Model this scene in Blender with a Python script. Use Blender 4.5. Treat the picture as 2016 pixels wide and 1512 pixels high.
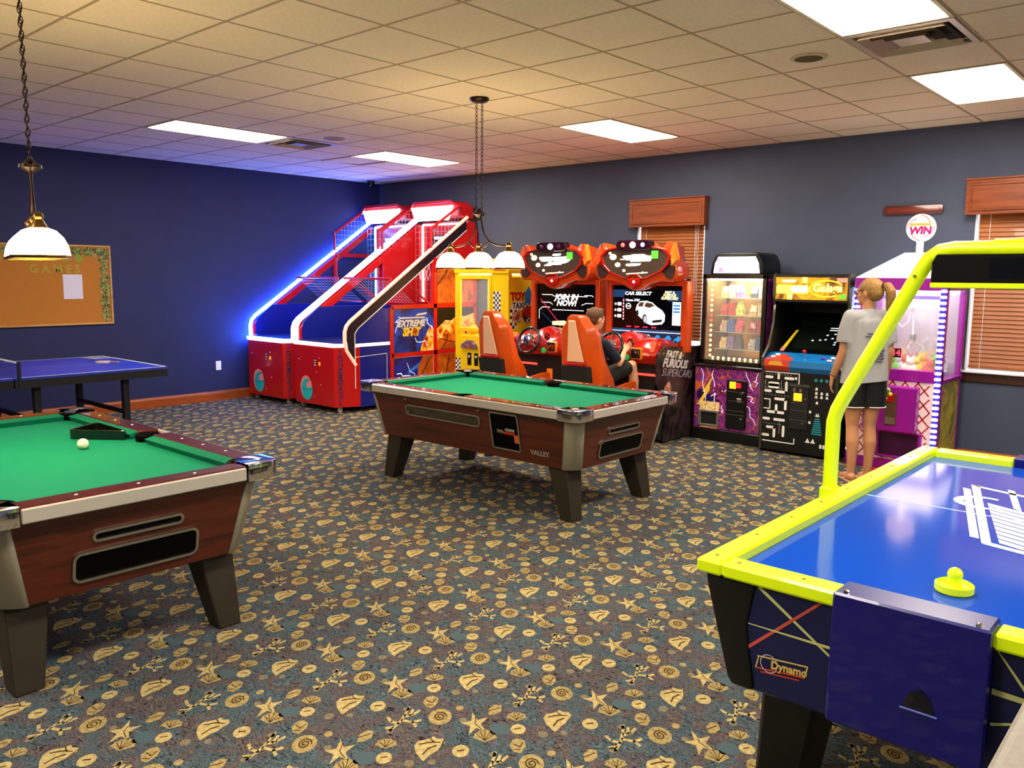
import bpy, bmesh, math, random
from mathutils import Vector, Matrix
PI = math.pi
random.seed(7)
C = bpy.context.scene.collection
for o in list(bpy.data.objects):
    bpy.data.objects.remove(o)

# ------------------------------------------------------------------ camera
# world: floor corner under the two far walls is the origin, wall_back on y = 0,
# wall_left on x = 0, room extends to +x and -y, metres.
yaw, pitch, roll = -0.72538731, 0.13050453, 0.00784486
f_ = Vector((math.sin(yaw)*math.cos(pitch), math.cos(yaw)*math.cos(pitch), -math.sin(pitch)))
r_ = Vector((math.cos(yaw), -math.sin(yaw), 0)); u_ = r_.cross(f_)
rr = r_*math.cos(roll) + u_*math.sin(roll); uu = -r_*math.sin(roll) + u_*math.cos(roll)
CAM = Vector((10.165, -8.369, 1.682))
cam_d = bpy.data.cameras.new('camera'); cam = bpy.data.objects.new('camera', cam_d); C.objects.link(cam)
cam.matrix_world = Matrix(((rr.x, uu.x, -f_.x, CAM.x), (rr.y, uu.y, -f_.y, CAM.y), (rr.z, uu.z, -f_.z, CAM.z), (0, 0, 0, 1)))
cam_d.sensor_width = 36.0; cam_d.lens = 36.0*1631/2016; cam_d.clip_start = 0.05
bpy.context.scene.camera = cam

def in_view(p, mx=60):
    d = Vector(p) - CAM; z = d.dot(f_)
    if z < .1: return False
    x = 1008 + 1631*d.dot(rr)/z; y = 756 - 1631*d.dot(uu)/z
    return -mx < x < 2016+mx and -mx < y < 1512+mx

# ------------------------------------------------------------------ world, exposure
sc = bpy.context.scene
sc.view_settings.view_transform = 'Standard'; sc.view_settings.look = 'None'
sc.view_settings.gamma = 1.0; sc.view_settings.use_curve_mapping = False
sc.view_settings.exposure = 0.75
w = bpy.data.worlds.new('sky'); sc.world = w; w.use_nodes = True
bg = w.node_tree.nodes['Background']; bg.inputs[0].default_value = (.85, .92, 1, 1); bg.inputs[1].default_value = 2.2
PANEL_E = 21.0
SHADE_E = 52.0       # glass shades of the pool lamps

# ------------------------------------------------------------------ materials
def lin(h):
    if isinstance(h, str):
        h = h.lstrip('#'); c = [int(h[i:i+2], 16)/255 for i in (0, 2, 4)]
        return tuple(x/12.92 if x <= .04045 else ((x+.055)/1.055)**2.4 for x in c)
    return tuple(h)
MATS = {}
def mat(name, col, rough=.5, metal=0., emit=0., ecol=None, spec=.5, coat=0., trans=0., alpha=1., noise=0., nscale=30., bump=0., ior=1.45):
    if name in MATS: return MATS[name]
    m = bpy.data.materials.new(name); m.use_nodes = True; nt = m.node_tree; b = nt.nodes['Principled BSDF']
    c = lin(col); b.inputs['Base Color'].default_value = (*c, 1)
    b.inputs['Roughness'].default_value = rough; b.inputs['Metallic'].default_value = metal
    b.inputs['Specular IOR Level'].default_value = spec; b.inputs['Coat Weight'].default_value = coat
    b.inputs['Transmission Weight'].default_value = trans; b.inputs['Alpha'].default_value = alpha; b.inputs['IOR'].default_value = ior
    if emit:
        e = lin(ecol) if ecol is not None else c
        b.inputs['Emission Color'].default_value = (*e, 1); b.inputs['Emission Strength'].default_value = emit
    if noise or bump:
        tc = nt.nodes.new('ShaderNodeTexCoord'); n = nt.nodes.new('ShaderNodeTexNoise')
        n.inputs['Scale'].default_value = nscale; n.inputs['Detail'].default_value = 5
        nt.links.new(tc.outputs['Object'], n.inputs['Vector'])
        if noise:
            r = nt.nodes.new('ShaderNodeValToRGB'); nt.links.new(n.outputs['Fac'], r.inputs['Fac'])
            r.color_ramp.elements[0].position = .3; r.color_ramp.elements[1].position = .7
            r.color_ramp.elements[0].color = (*[x*(1-noise) for x in c], 1); r.color_ramp.elements[1].color = (*[min(1, x*(1+noise)) for x in c], 1)
            nt.links.new(r.outputs['Color'], b.inputs['Base Color'])
        if bump:
            bp = nt.nodes.new('ShaderNodeBump'); bp.inputs['Strength'].default_value = bump; bp.inputs['Distance'].default_value = .003
            nt.links.new(n.outputs['Fac'], bp.inputs['Height']); nt.links.new(bp.outputs['Normal'], b.inputs['Normal'])
    MATS[name] = m; return m
def ramp(nt, fac, stops):
    r = nt.nodes.new('ShaderNodeValToRGB'); nt.links.new(fac, r.inputs['Fac']); el = r.color_ramp.elements
    while len(el) < len(stops): el.new(.5)
    for e, (p, c) in zip(el, stops): e.position = p; e.color = (*lin(c), 1)
    return r.outputs['Color']
def wood(name, dark, light, axis='x', scale=14., rough=.3, coat=.2):
    if name in MATS: return MATS[name]
    m = mat(name, light, rough, coat=coat); nt = m.node_tree; b = nt.nodes['Principled BSDF']
    tc = nt.nodes.new('ShaderNodeTexCoord'); mp = nt.nodes.new('ShaderNodeMapping'); n = nt.nodes.new('ShaderNodeTexNoise')
    s = [scale]*3; s['xyz'.index(axis)] = scale*.07; mp.inputs['Scale'].default_value = s
    nt.links.new(tc.outputs['Object'], mp.inputs['Vector']); nt.links.new(mp.outputs['Vector'], n.inputs['Vector'])
    n.inputs['Scale'].default_value = 2.2; n.inputs['Detail'].default_value = 8; n.inputs['Roughness'].default_value = .65; n.inputs['Distortion'].default_value = .5
    nt.links.new(ramp(nt, n.outputs['Fac'], [(.3, dark), (.55, light), (.75, dark)]), b.inputs['Base Color'])
    return m
def splash(name, cols, scale=6., rough=.35, emit=0., detail=3., dist=1.2, coat=.2):
    "printed artwork: swirling blend of colours"
    if name in MATS: return MATS[name]
    m = mat(name, cols[0], rough, coat=coat); nt = m.node_tree; b = nt.nodes['Principled BSDF']
    tc = nt.nodes.new('ShaderNodeTexCoord'); n = nt.nodes.new('ShaderNodeTexNoise')
    n.inputs['Scale'].default_value = scale; n.inputs['Detail'].default_value = detail; n.inputs['Distortion'].default_value = dist
    nt.links.new(tc.outputs['Object'], n.inputs['Vector'])
    k = len(cols); c = ramp(nt, n.outputs['Fac'], [(.3+.4*i/(k-1), x) for i, x in enumerate(cols)])
    nt.links.new(c, b.inputs['Base Color'])
    if emit:
        nt.links.new(c, b.inputs['Emission Color']); b.inputs['Emission Strength'].default_value = emit
    return m
def glow(name, col, e): return mat(name, col, .5, emit=e)

# ------------------------------------------------------------------ mesh builder
class MB:
    def __init__(s): s.v = []; s.f = []; s.m = []; s.M = None
    def add(s, vs, fs, m=0):
        o = len(s.v)
        s.v += [tuple(s.M @ Vector(p)) for p in vs] if s.M is not None else [tuple(p) for p in vs]
        s.f += [tuple(i+o for i in f) for f in fs]; s.m += [m]*len(fs); return s
    def box(s, x0, x1, y0, y1, z0, z1, m=0):
        v = [(x, y, z) for x in (x0, x1) for y in (y0, y1) for z in (z0, z1)]
        return s.add(v, [(0, 1, 3, 2), (4, 6, 7, 5), (0, 4, 5, 1), (2, 3, 7, 6), (0, 2, 6, 4), (1, 5, 7, 3)], m)
    @staticmethod
    def _p(ax, q, a): return (a, q[0], q[1]) if ax == 'x' else (q[0], a, q[1]) if ax == 'y' else (q[0], q[1], a)
    def prism(s, poly, a, b, ax='y', m=0, top=None):
        n = len(poly); top = top or poly
        v = [s._p(ax, q, a) for q in poly] + [s._p(ax, q, b) for q in top]
        return s.add(v, [tuple(range(n)), tuple(range(2*n-1, n-1, -1))] + [(i, i+n, (i+1) % n+n, (i+1) % n) for i in range(n)], m)
    def flat(s, poly, a, ax='y', m=0): return s.add([s._p(ax, q, a) for q in poly], [tuple(range(len(poly)))], m)
    def ring(s, out, inn, a, b, ax='y', m=0):
        n = len(out); v = [s._p(ax, q, a) for q in out] + [s._p(ax, q, a) for q in inn] + [s._p(ax, q, b) for q in out] + [s._p(ax, q, b) for q in inn]
        f = []
        for i in range(n):
            j = (i+1) % n
            f += [(i, j, n+j, n+i), (2*n+i, 3*n+i, 3*n+j, 2*n+j), (i, 2*n+i, 2*n+j, j), (n+i, n+j, 3*n+j, 3*n+i)]
        return s.add(v, f, m)
    def loft(s, rings, m=0, closed=True, cap=True):
        n = len(rings[0]); v = [p for r in rings for p in r]; f = []
        for k in range(len(rings)-1):
            for i in range(n if closed else n-1):
                j = (i+1) % n; f.append((k*n+i, k*n+j, (k+1)*n+j, (k+1)*n+i))
        if cap and closed: f += [tuple(range(n-1, -1, -1)), tuple(range((len(rings)-1)*n, len(rings)*n))]
        return s.add(v, f, m)
    def tube(s, pts, r, n=8, closed=False, m=0, cap=True):
        pts = [Vector(p) for p in pts]; k = len(pts); rs = r if isinstance(r, (list, tuple)) else [r]*k
        rings = []; prev = None
        for i, p in enumerate(pts):
            if closed: t = pts[(i+1) % k] - pts[i-1]
            else: t = pts[min(i+1, k-1)] - pts[max(i-1, 0)]
            t.normalize()
            if prev is None: a = t.orthogonal().normalized()
            else: a = (prev - t*prev.dot(t)).normalized()
            prev = a; b = t.cross(a)
            rings.append([p + (a*math.cos(2*PI*j/n) + b*math.sin(2*PI*j/n))*rs[i] for j in range(n)])
        if closed: rings.append(rings[0]); return s.loft(rings, m, True, False)
        return s.loft(rings, m, True, cap)
    def lathe(s, prof, n=24, c=(0, 0, 0), m=0, cap=True):
        return s.loft([[(c[0]+r*math.cos(2*PI*j/n), c[1]+r*math.sin(2*PI*j/n), c[2]+z) for j in range(n)] for r, z in prof], m, True, cap)
    def cyl(s, p0, p1, r, n=12, m=0): return s.tube([p0, p1], r, n, m=m)
    def ball(s, c, r, n=12, k=8, m=0):
        rx, ry, rz = r if isinstance(r, (list, tuple)) else (r, r, r)
        return s.loft([[(c[0]+rx*math.sin(a)*math.cos(2*PI*j/n), c[1]+ry*math.sin(a)*math.sin(2*PI*j/n), c[2]-rz*math.cos(a)) for j in range(n)]
                       for a in [max(.02, min(PI-.02, PI*i/k)) for i in range(k+1)]], m)
    def mesh(s, name, mats, bev=0, seg=1, smooth=0, norm=True):
        me = bpy.data.meshes.new(name); me.from_pydata(s.v, [], s.f)
        for x in mats: me.materials.append(x)
        if len(mats) > 1: me.polygons.foreach_set('material_index', s.m)
        if norm or bev:
            bm = bmesh.new(); bm.from_mesh(me)
            if bev: bmesh.ops.remove_doubles(bm, verts=bm.verts, dist=1e-5)
            bmesh.ops.recalc_face_normals(bm, faces=bm.faces)
            if bev:
                es = [e for e in bm.edges if len(e.link_faces) == 2 and e.calc_face_angle(0) > .5]
                bmesh.ops.bevel(bm, geom=es, offset=bev, segments=seg, affect='EDGES', clamp_overlap=True, profile=.5)
            bm.to_mesh(me); bm.free()
        if smooth:
            me.polygons.foreach_set('use_smooth', [True]*len(me.polygons)); me.set_sharp_from_angle(angle=smooth)
        me.update(); return me
    def build(s, name, mats, parent=None, bev=0, seg=1, smooth=0, loc=None, label=None, norm=True):
        if not isinstance(mats, (list, tuple)): mats = [mats]
        return put(name, s.mesh(name, mats, bev, seg, smooth, norm), parent, loc, label)
def put(name, me, parent=None, loc=None, label=None, M=None):
    o = bpy.data.objects.new(name, me); C.objects.link(o); o.parent = parent
    if loc is not None: o.location = loc
    if M is not None: o.matrix_local = M
    if label: o['label'] = label
    return o
def tag(o, label, cat, group=None):
    o['label'] = label; o['category'] = cat
    if group: o['group'] = group
    return o
def struct(o, label=None, cat=None):
    o['kind'] = 'structure'
    if label: o['label'] = label
    if cat: o['category'] = cat
    return o
def thing(name, label, cat, loc=(0, 0, 0), rz=0, group=None):
    o = bpy.data.objects.new(name, None); C.objects.link(o); o.empty_display_size = .1
    o.location = loc; o.rotation_euler = (0, 0, rz); return tag(o, label, cat, group)
def dup(root, loc=None, rz=None, label=None, parent=None):
    r = root.copy(); C.objects.link(r); r.parent = parent
    if loc is not None: r.location = loc
    if rz is not None: r.rotation_euler = (0, 0, rz)
    if label: r['label'] = label
    for ch in list(root.children): dup(ch, parent=r)
    return r
def B(x0, x1, y0, y1, z0, z1): return MB().box(x0, x1, y0, y1, z0, z1)
def frameM(o, xd, yd):
    xd = Vector(xd).normalized(); yd = Vector(yd).normalized(); zd = xd.cross(yd); o = Vector(o)
    return Matrix(((xd.x, yd.x, zd.x, o.x), (xd.y, yd.y, zd.y, o.y), (xd.z, yd.z, zd.z, o.z), (0, 0, 0, 1)))
def front(x, y, z): return frameM((x, y, z), (1, 0, 0), (0, 0, 1))
def right(x, y, z): return frameM((x, y, z), (0, 1, 0), (0, 0, 1))
def text(s, size, m, parent, M, name='lettering', shear=0., bold=0., sx=1., ex=.0008, space=1., label=None):
    cu = bpy.data.curves.new('txt', 'FONT'); cu.body = s; cu.size = size; cu.align_x = 'CENTER'; cu.align_y = 'CENTER'
    cu.shear = shear; cu.offset = bold; cu.extrude = ex; cu.space_character = space; cu.resolution_u = 2; cu.space_line = .8
    t = bpy.data.objects.new('txt', cu); C.objects.link(t)
    me = bpy.data.meshes.new_from_object(t.evaluated_get(bpy.context.evaluated_depsgraph_get())); bpy.data.objects.remove(t); bpy.data.curves.remove(cu)
    if sx != 1.: me.transform(Matrix.Diagonal((sx, 1, 1, 1)))
    me.name = name; me.materials.clear(); me.materials.append(m)
    return put(name, me, parent, M=M, label=label)
def rrect(x0, x1, y0, y1, r, n=4):
    p = []
    for cx, cy, a in ((x1-r, y0+r, -PI/2), (x1-r, y1-r, 0), (x0+r, y1-r, PI/2), (x0+r, y0+r, PI)):
        p += [(cx+r*math.cos(a+PI/2*i/n), cy+r*math.sin(a+PI/2*i/n)) for i in range(n+1)]
    return p
def circ(cx, cy, r, n=16, a0=0, a1=2*PI, ry=None):
    full = abs(a1-a0-2*PI) < 1e-6; k = n if full else n+1; ry = ry or r
    return [(cx+r*math.cos(a0+(a1-a0)*i/n), cy+ry*math.sin(a0+(a1-a0)*i/n)) for i in range(k)]
def stroke(mb, pts, w, a, ax='y', m=0, eps=0):
    "flat ribbon along a 2-D polyline in the plane ax = a"
    for k, (p, q) in enumerate(zip(pts[:-1], pts[1:])):
        d = Vector((q[0]-p[0], q[1]-p[1]))
        if d.length < 1e-6: continue
        d.normalize(); n = Vector((-d.y, d.x))*w/2; e = d*w*.2
        mb.flat([(p[0]+n.x-e.x, p[1]+n.y-e.y), (q[0]+n.x+e.x, q[1]+n.y+e.y), (q[0]-n.x+e.x, q[1]-n.y+e.y), (p[0]-n.x-e.x, p[1]-n.y-e.y)], a+eps*k, ax, m)
    return mb
def bolt(mb, x0, y0, x1, y1, w, a, ax, m=0, n=6, amp=.04, seed=1):
    rnd = random.Random(seed); P = [(x0+(x1-x0)*i/n+(rnd.uniform(-amp, amp) if 0 < i < n else 0), y0+(y1-y0)*i/n+(rnd.uniform(-amp, amp) if 0 < i < n else 0)) for i in range(n+1)]
    return stroke(mb, P, w, a, ax, m)
# shared plain materials
black = mat('black_plastic', '#0b0b0d', .35); matte = mat('black_matte', '#101012', .75)
chrome = mat('chrome', '#d8d8d8', .12, 1.); steel = mat('brushed_steel', '#b9b6ae', .33, 1.)
white = mat('white_print', '#f4f2ee', .5); dkmetal = mat('dark_bronze', '#2a1a12', .35, .8)
glass = mat('clear_glass', '#ffffff', .02, alpha=.09, spec=.6)
red = mat('red_gloss', '#c80d0a', .28, coat=.4); yellow = mat('yellow_gloss', '#f4cf00', .35, coat=.2)
orange = mat('orange_gloss', '#d8500a', .3, coat=.4); navy = mat('navy_panel', '#0a1560', .35)
wht_e = glow('white_light', '#fff6ea', 6.)
# ================================================================== ROOM
H = 3.05; RX = 12.4; RY = -11.2; T = .61; GX = 6.43-11*T+.0; GY = -5.247
# ---- floor: carpet
def carpet_mat():
    m = mat('carpet_ground', '#3c3b44', .95, spec=.1); nt = m.node_tree; b = nt.nodes['Principled BSDF']
    tc = nt.nodes.new('ShaderNodeTexCoord')
    def noise(scale, detail, dist, stretch=(1, 1, 1), rough=.55):
        mp = nt.nodes.new('ShaderNodeMapping'); mp.inputs['Scale'].default_value = stretch; mp.inputs['Rotation'].default_value = (0, 0, -.72)
        n = nt.nodes.new('ShaderNodeTexNoise'); n.inputs['Scale'].default_value = scale; n.inputs['Detail'].default_value = detail
        n.inputs['Distortion'].default_value = dist; n.inputs['Roughness'].default_value = rough
        nt.links.new(tc.outputs['Object'], mp.inputs['Vector']); nt.links.new(mp.outputs['Vector'], n.inputs['Vector']); return n.outputs['Fac']
    base = ramp(nt, noise(15, 5, 2.2, (1, 2.0, 1)), [(.30, '#15131d'), (.41, '#3a3234'), (.47, '#70645c'), (.52, '#2c2831'), (.58, '#5e565a'), (.68, '#1c1924')])
    teal = ramp(nt, noise(17, 4, 3.0, (1, 2.4, 1)), [(.38, '#1c1e28'), (.46, '#4a5a60'), (.51, '#272c36'), (.56, '#66787c'), (.62, '#262a34')])
    msk = ramp(nt, noise(6.5, 2, 1.4), [(.44, '#000000'), (.56, '#ffffff')])
    mx = nt.nodes.new('ShaderNodeMix'); mx.data_type = 'RGBA'; nt.links.new(msk, mx.inputs['Factor'])
    nt.links.new(base, mx.inputs[6]); nt.links.new(teal, mx.inputs[7])
    nt.links.new(mx.outputs[2], b.inputs['Base Color'])
    bp = nt.nodes.new('ShaderNodeBump'); bp.inputs['Strength'].default_value = .4; bp.inputs['Distance'].default_value = .004
    nt.links.new(noise(420, 2, 0), bp.inputs['Height']); nt.links.new(bp.outputs['Normal'], b.inputs['Normal'])
    return m
floor = struct(MB().box(-.1, RX+.1, RY-.1, .1, -.12, 0).build('floor', carpet_mat()), 'dark seashell patterned carpet floor', 'carpet')
gold = [mat('carpet_gold', '#958356', .95, spec=.1, noise=.35, nscale=60), mat('carpet_gold_light', '#a89665', .95, spec=.1, noise=.3, nscale=60),
        mat('carpet_brown', '#4a3418', .95, spec=.1), mat('carpet_teal', '#46565c', .95, spec=.1), mat('carpet_dull', '#756a54', .95, spec=.1, noise=.3, nscale=70)]
def motifs():
    "one repeat of the woven seashell print: list of (polygon, material, height) in carpet-up coordinates"
    out = []
    def P(cx, cy, poly, m, z=0): out.append(([(cx+x*.86, cy+y*1.28) for x, y in poly], m, z))
    def rib(cx, cy, pts, wd, m, z):
        mb = MB(); stroke(mb, pts, wd, 0, 'z')
        for f in mb.f: out.append(([(cx+mb.v[i][0]*.86, cy+mb.v[i][1]*1.28) for i in f], m, z))
    rot = lambda a, p: [(x*math.cos(a)-y*math.sin(a), x*math.sin(a)+y*math.cos(a)) for x, y in p]
    # conch
    P(0, 0, [(-.062, .012), (-.05, .036), (-.022, .043), (.0, .05), (.012, .062), (.03, .05), (.055, .05), (.066, .03), (.05, .012), (.036, -.012), (.012, -.03), (-.012, -.062), (-.026, -.05), (-.05, -.02)], 1)
    rib(0, 0, [(-.04, .02), (-.01, .028), (.02, .034)], .006, 2, 1); rib(0, 0, [(-.02, -.03), (.0, .0), (.03, .014)], .007, 2, 1); rib(0, 0, [(.0, .05), (.02, .03), (.045, .03)], .005, 2, 1)
    out2 = {}
    # star
    st = []
    for k in range(10):
        a = PI/2+PI*k/5; r = .066 if k % 2 == 0 else .024; st.append((r*math.cos(a), r*math.sin(a)))
    return out, P, rib, rot, st
MOT, P_, rib_, rot_, star_ = motifs()
U = Vector((math.sin(yaw), math.cos(yaw))); Rv = Vector((math.cos(yaw), -math.sin(yaw)))     # print reads upright along the room diagonal
def loc2(dx, dy): v = Vector((dx, dy)); return v.dot(Rv), v.dot(U)
def at_(dx, dy): return loc2(dx, dy)
x, y = at_(-.217, -.226); P_(x, y, rot_(.25, star_), 1); rib_(x, y, [(0, .04), (0, 0), (.03, -.03)], .004, 2, 1)
x, y = at_(.108, -.281)
P_(x, y, circ(0, 0, .052, 14, ry=.046), 0); rib_(x, y, [(.03*math.cos(a)*(1-a/14), .028*math.sin(a)*(1-a/14)) for a in [i*.7 for i in range(18)]], .006, 2, 1)
x, y = at_(.024, -.39)
for pts in ([(-.05, -.06), (-.02, -.02), (.0, .03), (.01, .075)], [(-.02, -.02), (-.055, -.01), (-.075, .015)], [(0, .02), (.035, .03), (.06, .055)], [(-.01, .0), (.04, -.012), (.075, .0)], [(.04, -.012), (.06, -.035)], [(-.04, -.04), (-.07, -.045)], [(.02, .026), (.03, .06)]):
    rib_(x, y, pts, .013, 1, 0)
def fan(cx, cy, r, m, n=7, sq=.8):
    P_(cx, cy, [(0, -r*.6*sq)]+[(r*(1+.06*(-1)**i)*math.cos(a), r*sq*(1+.06*(-1)**i)*math.sin(a)) for i, a in [(i, PI*i/(2*n)) for i in range(2*n+1)]], m)
    for i in range(1, n): a = PI*i/n; rib_(cx, cy, [(0, -r*.4*sq), (r*.85*math.cos(a), r*sq*.85*math.sin(a))], .0035, 2, 1)
x, y = at_(-.125, -.27); fan(x, y, .05, 0, 6)
x, y = at_(.228, -.101); P_(x, y, rot_(.5, [(-.038, -.014), (-.022, .018), (.015, .026), (.038, .008), (.022, -.022), (-.015, -.026)]), 0); rib_(x, y, [(-.03, -.01), (.02, .01)], .005, 2, 1)
x, y = at_(-.13, -.088); fan(x, y, .045, 0, 5, .7)
x, y = at_(-.072, -.145); P_(x, y, circ(0, 0, .034, 10, ry=.028), 1); rib_(x, y, [(-.015, 0), (.012, .006)], .005, 2, 1)
x, y = at_(0, -.23); P_(x, y, [(-.035, .0), (-.022, .03), (.005, .04), (.03, .025), (.034, -.005), (.012, -.035), (-.015, -.03)], 0); rib_(x, y, [(-.02, .01), (.01, -.005), (.022, .018)], .005, 2, 1); rib_(x, y, [(-.018, -.018), (.012, -.018)], .004, 2, 1)
x, y = at_(-.129, -.391); P_(x, y, circ(0, 0, .036, 11, ry=.031), 1); rib_(x, y, [(-.014, .0), (.014, .004)], .007, 2, 1)
for dx, dy, r, m in ((.118, -.184, .019, 0), (.018, -.108, .022, 4), (-.03, -.33, .016, 4), (.19, -.24, .017, 4), (.07, -.05, .016, 4), (-.19, -.02, .018, 4)):
    x, y = at_(dx, dy); P_(x, y, circ(0, 0, r, 8, ry=r*.8), m)
x, y = at_(-.234, -.34)
for k in range(5): rib_(x, y, [(-.03+.016*k+.008*math.sin(j*1.4), -.06+.03*j) for j in range(5)], .005, 3, 0)
x, y = at_(-.122, -.191); P_(x, y, rrect(-.045, .045, -.03, .03, .02, 2), 3)
v, fc, mi = [], [], []
for i in range(-30, 40):
    for j in range(-6, 26):
        ox = .3+i*.4595+(j % 2)*.2255; oy = -.09-j*.457
        if not (-.2 < ox < RX and RY < oy < .3): continue
        for poly, m, z in MOT:
            o = len(v); ok = True; tmp = []
            for px, py in poly:
                w2 = Rv*px + U*py; X, Y = ox+w2.x, oy+w2.y
                tmp.append((min(max(X, .02), RX-.02), min(max(Y, RY+.02), -.02), .0008+z*.0006))
            v += tmp; fc.append(tuple(range(o, o+len(poly)))); mi.append(m)
me = bpy.data.meshes.new('carpet_print'); me.from_pydata(v, [], fc)
for g in gold: me.materials.append(g)
me.polygons.foreach_set('material_index', mi); me.update()
o = put('carpet_print', me, floor); o['kind'] = 'stuff'; o['label'] = 'gold starfish, shells and coral printed on the carpet'

# ---- walls (window openings in wall_back)
wallA = mat('navy_wall_paint', '#272d56', .62, noise=.06, nscale=3, bump=.15, spec=.3)
wallB = mat('slate_wall_paint', '#474e63', .62, noise=.06, nscale=3, bump=.15, spec=.3)
struct(B(-.15, 0, RY-.15, 0, 0, H+.1).build('wall_left', wallA), 'navy blue painted wall', 'wall')
WIN = [(4.70, 5.58), (8.26, 9.30)]; WZ0, WZ1 = .86, 2.42
mb = MB(); xs = [-.15, WIN[0][0], WIN[0][1], WIN[1][0], WIN[1][1], RX+.15]
for a, b in ((xs[0], xs[1]), (xs[2], xs[3]), (xs[4], xs[5])): mb.box(a, b, 0, .16, 0, H+.1)
for a, b in WIN: mb.box(a, b, 0, .16, 0, WZ0); mb.box(a, b, 0, .16, WZ1, H+.1)
struct(mb.build('wall_back', wallB), 'slate blue painted wall with windows', 'wall')
struct(B(RX, RX+.15, RY-.15, 0, 0, H+.1).build('wall_right', wallB)); struct(B(0, RX, RY-.15, RY, 0, H+.1).build('wall_front', wallB))
bwood = wood('oak_trim', '#6e2f0e', '#a5501c', 'y', 10, .35); bwoodx = wood('oak_trim_x', '#6e2f0e', '#a5501c', 'x', 10, .35)
prof = [(0, 0), (.022, 0), (.022, .1), (.012, .125), (0, .13)]
struct(MB().prism(prof, RY, -.0, 'y').build('baseboard_left', bwood), 'brown oak baseboard', 'baseboard')
struct(MB().prism([(-a, b) for a, b in prof], .03, RX, 'x').build('baseboard_back', bwoodx))

# ---- ceiling: plenum, hanging grid, tiles
tile_m = mat('ceiling_tile', '#f6e4c8', .9, noise=.05, nscale=40, bump=.6, spec=.15)
grid_m = mat('ceiling_grid', '#cdbd9c', .6); bar_m = mat('ceiling_bar', '#b59c72', .6)
ceil = struct(B(-.15, RX+.15, RY-.15, .16, H+.1, H+.2).build('ceiling', grid_m), 'suspended ceiling of cream tiles', 'ceiling')
xs = [x for x in [6.43+i*T for i in range(-12, 14)] if -.01 < x < RX+.02]; ys = [y for y in [-5.247+j*T for j in range(-12, 12)] if RY-.02 < y < .01]
mb = MB()
for x in xs: mb.box(x-.008, x+.008, RY, 0, H-.0012, H+.02)
for y in ys: mb.box(0, RX, y-.008, y+.008, H-.0015, H+.0195)
mb.box(0, .02, RY, 0, H-.001, H+.02); mb.box(0, RX, -.02, 0, H-.001, H+.02)
mb.build('grid', bar_m, ceil)
LIGHTS = [(2.16, -4.637), (2.16, -2.197), (5.21, -2.197), (8.26, -2.197), (8.26, -4.637),
          (8.26, -7.077), (5.21, -9.517), (2.16, -9.517), (8.26, -9.517), (11.31, -4.637), (11.31, -7.077)]
VENTS = [(8.26, -3.417), (2.16, -3.417)]
occ = set()
for lx, ly in LIGHTS: occ |= {(round((lx-6.43)/T), round((ly+5.247)/T)), (round((lx-6.43)/T), round((ly+5.247)/T)+1)}
for lx, ly in VENTS: occ.add((round((lx-6.43)/T), round((ly+5.247)/T)))
tm = B(-.29, .29, -.29, .29, 0, .015).mesh('ceiling_tile', [tile_m], bev=.002)
rest = MB(); vis = []
gx = [0]+xs+[RX]; gy = [RY]+ys+[0]
for a, b in zip(gx[:-1], gx[1:]):
    for c, d in zip(gy[:-1], gy[1:]):
        if b-a < .05 or d-c < .05: continue
        if (round((b-6.43)/T)-1, round((c+5.247)/T)) in occ and b-a > .5 and d-c > .5: continue
        vis.append((in_view(((a+b)/2, (c+d)/2, H), 150), a, b, c, d))
tidx = 0
for ok, a, b, c, d in vis:
    if ok and tidx < 300:
        tidx += 1; o = put('ceiling_tile', tm, ceil, ((a+b)/2, (c+d)/2, H+.0005)); o.scale = ((b-a-.014)/.58, (d-c-.014)/.58, 1)
        if abs((a+b)/2-1.85) < .1 and abs((c+d)/2+1.9) < .1: o.rotation_euler = (.045, 0, 0)      # one sagging tile
    else: rest.box(a+.007, b-.007, c+.007, d-.007, H+.0005, H+.016)
if rest.v: o = rest.build('ceiling_tile_rest', tile_m, ceil); o['kind'] = 'stuff'

lens = mat('diffuser', '#ffffff', .5, emit=PANEL_E, ecol='#fff4e2')
pl = thing('ceiling_light', 'lit white rectangular troffer light set in the tiled ceiling', 'ceiling light', (0, 0, H), 0, 'ceiling troffer lights')
MB().ring([(.004, .004), (T-.004, .004), (T-.004, 2*T-.004), (.004, 2*T-.004)], [(.028, .028), (T-.028, .028), (T-.028, 2*T-.028), (.028, 2*T-.028)], -.006, .03, 'z').build('frame', grid_m, pl)
MB().prism([(.028, .028), (T-.028, .028), (T-.028, 2*T-.028), (.028, 2*T-.028)], .02, -.012, 'z', top=[(.05, .05), (T-.05, .05), (T-.05, 2*T-.05), (.05, 2*T-.05)]).build('diffuser', lens, pl, bev=.004)
LL = ['lit troffer light on the table tennis side of the far air vent', 'lit troffer light between the far air vent and the basketball games', 'lit troffer light above the racing games', 'lit troffer light above the purple claw machine, clear of the bright air vent', 'large lit troffer light above the air hockey table, touching the bright air vent']
for i, (lx, ly) in enumerate(LIGHTS):
    lb = LL[i] if i < 5 else 'lit white rectangular troffer light over the near side of the room'
    if i == 0: pl.location = (lx, ly, H); pl['label'] = lb
    else: dup(pl, (lx, ly, H), label=lb)
vent_m = mat('vent_metal', '#cdb9a2', .28, .25)
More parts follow.
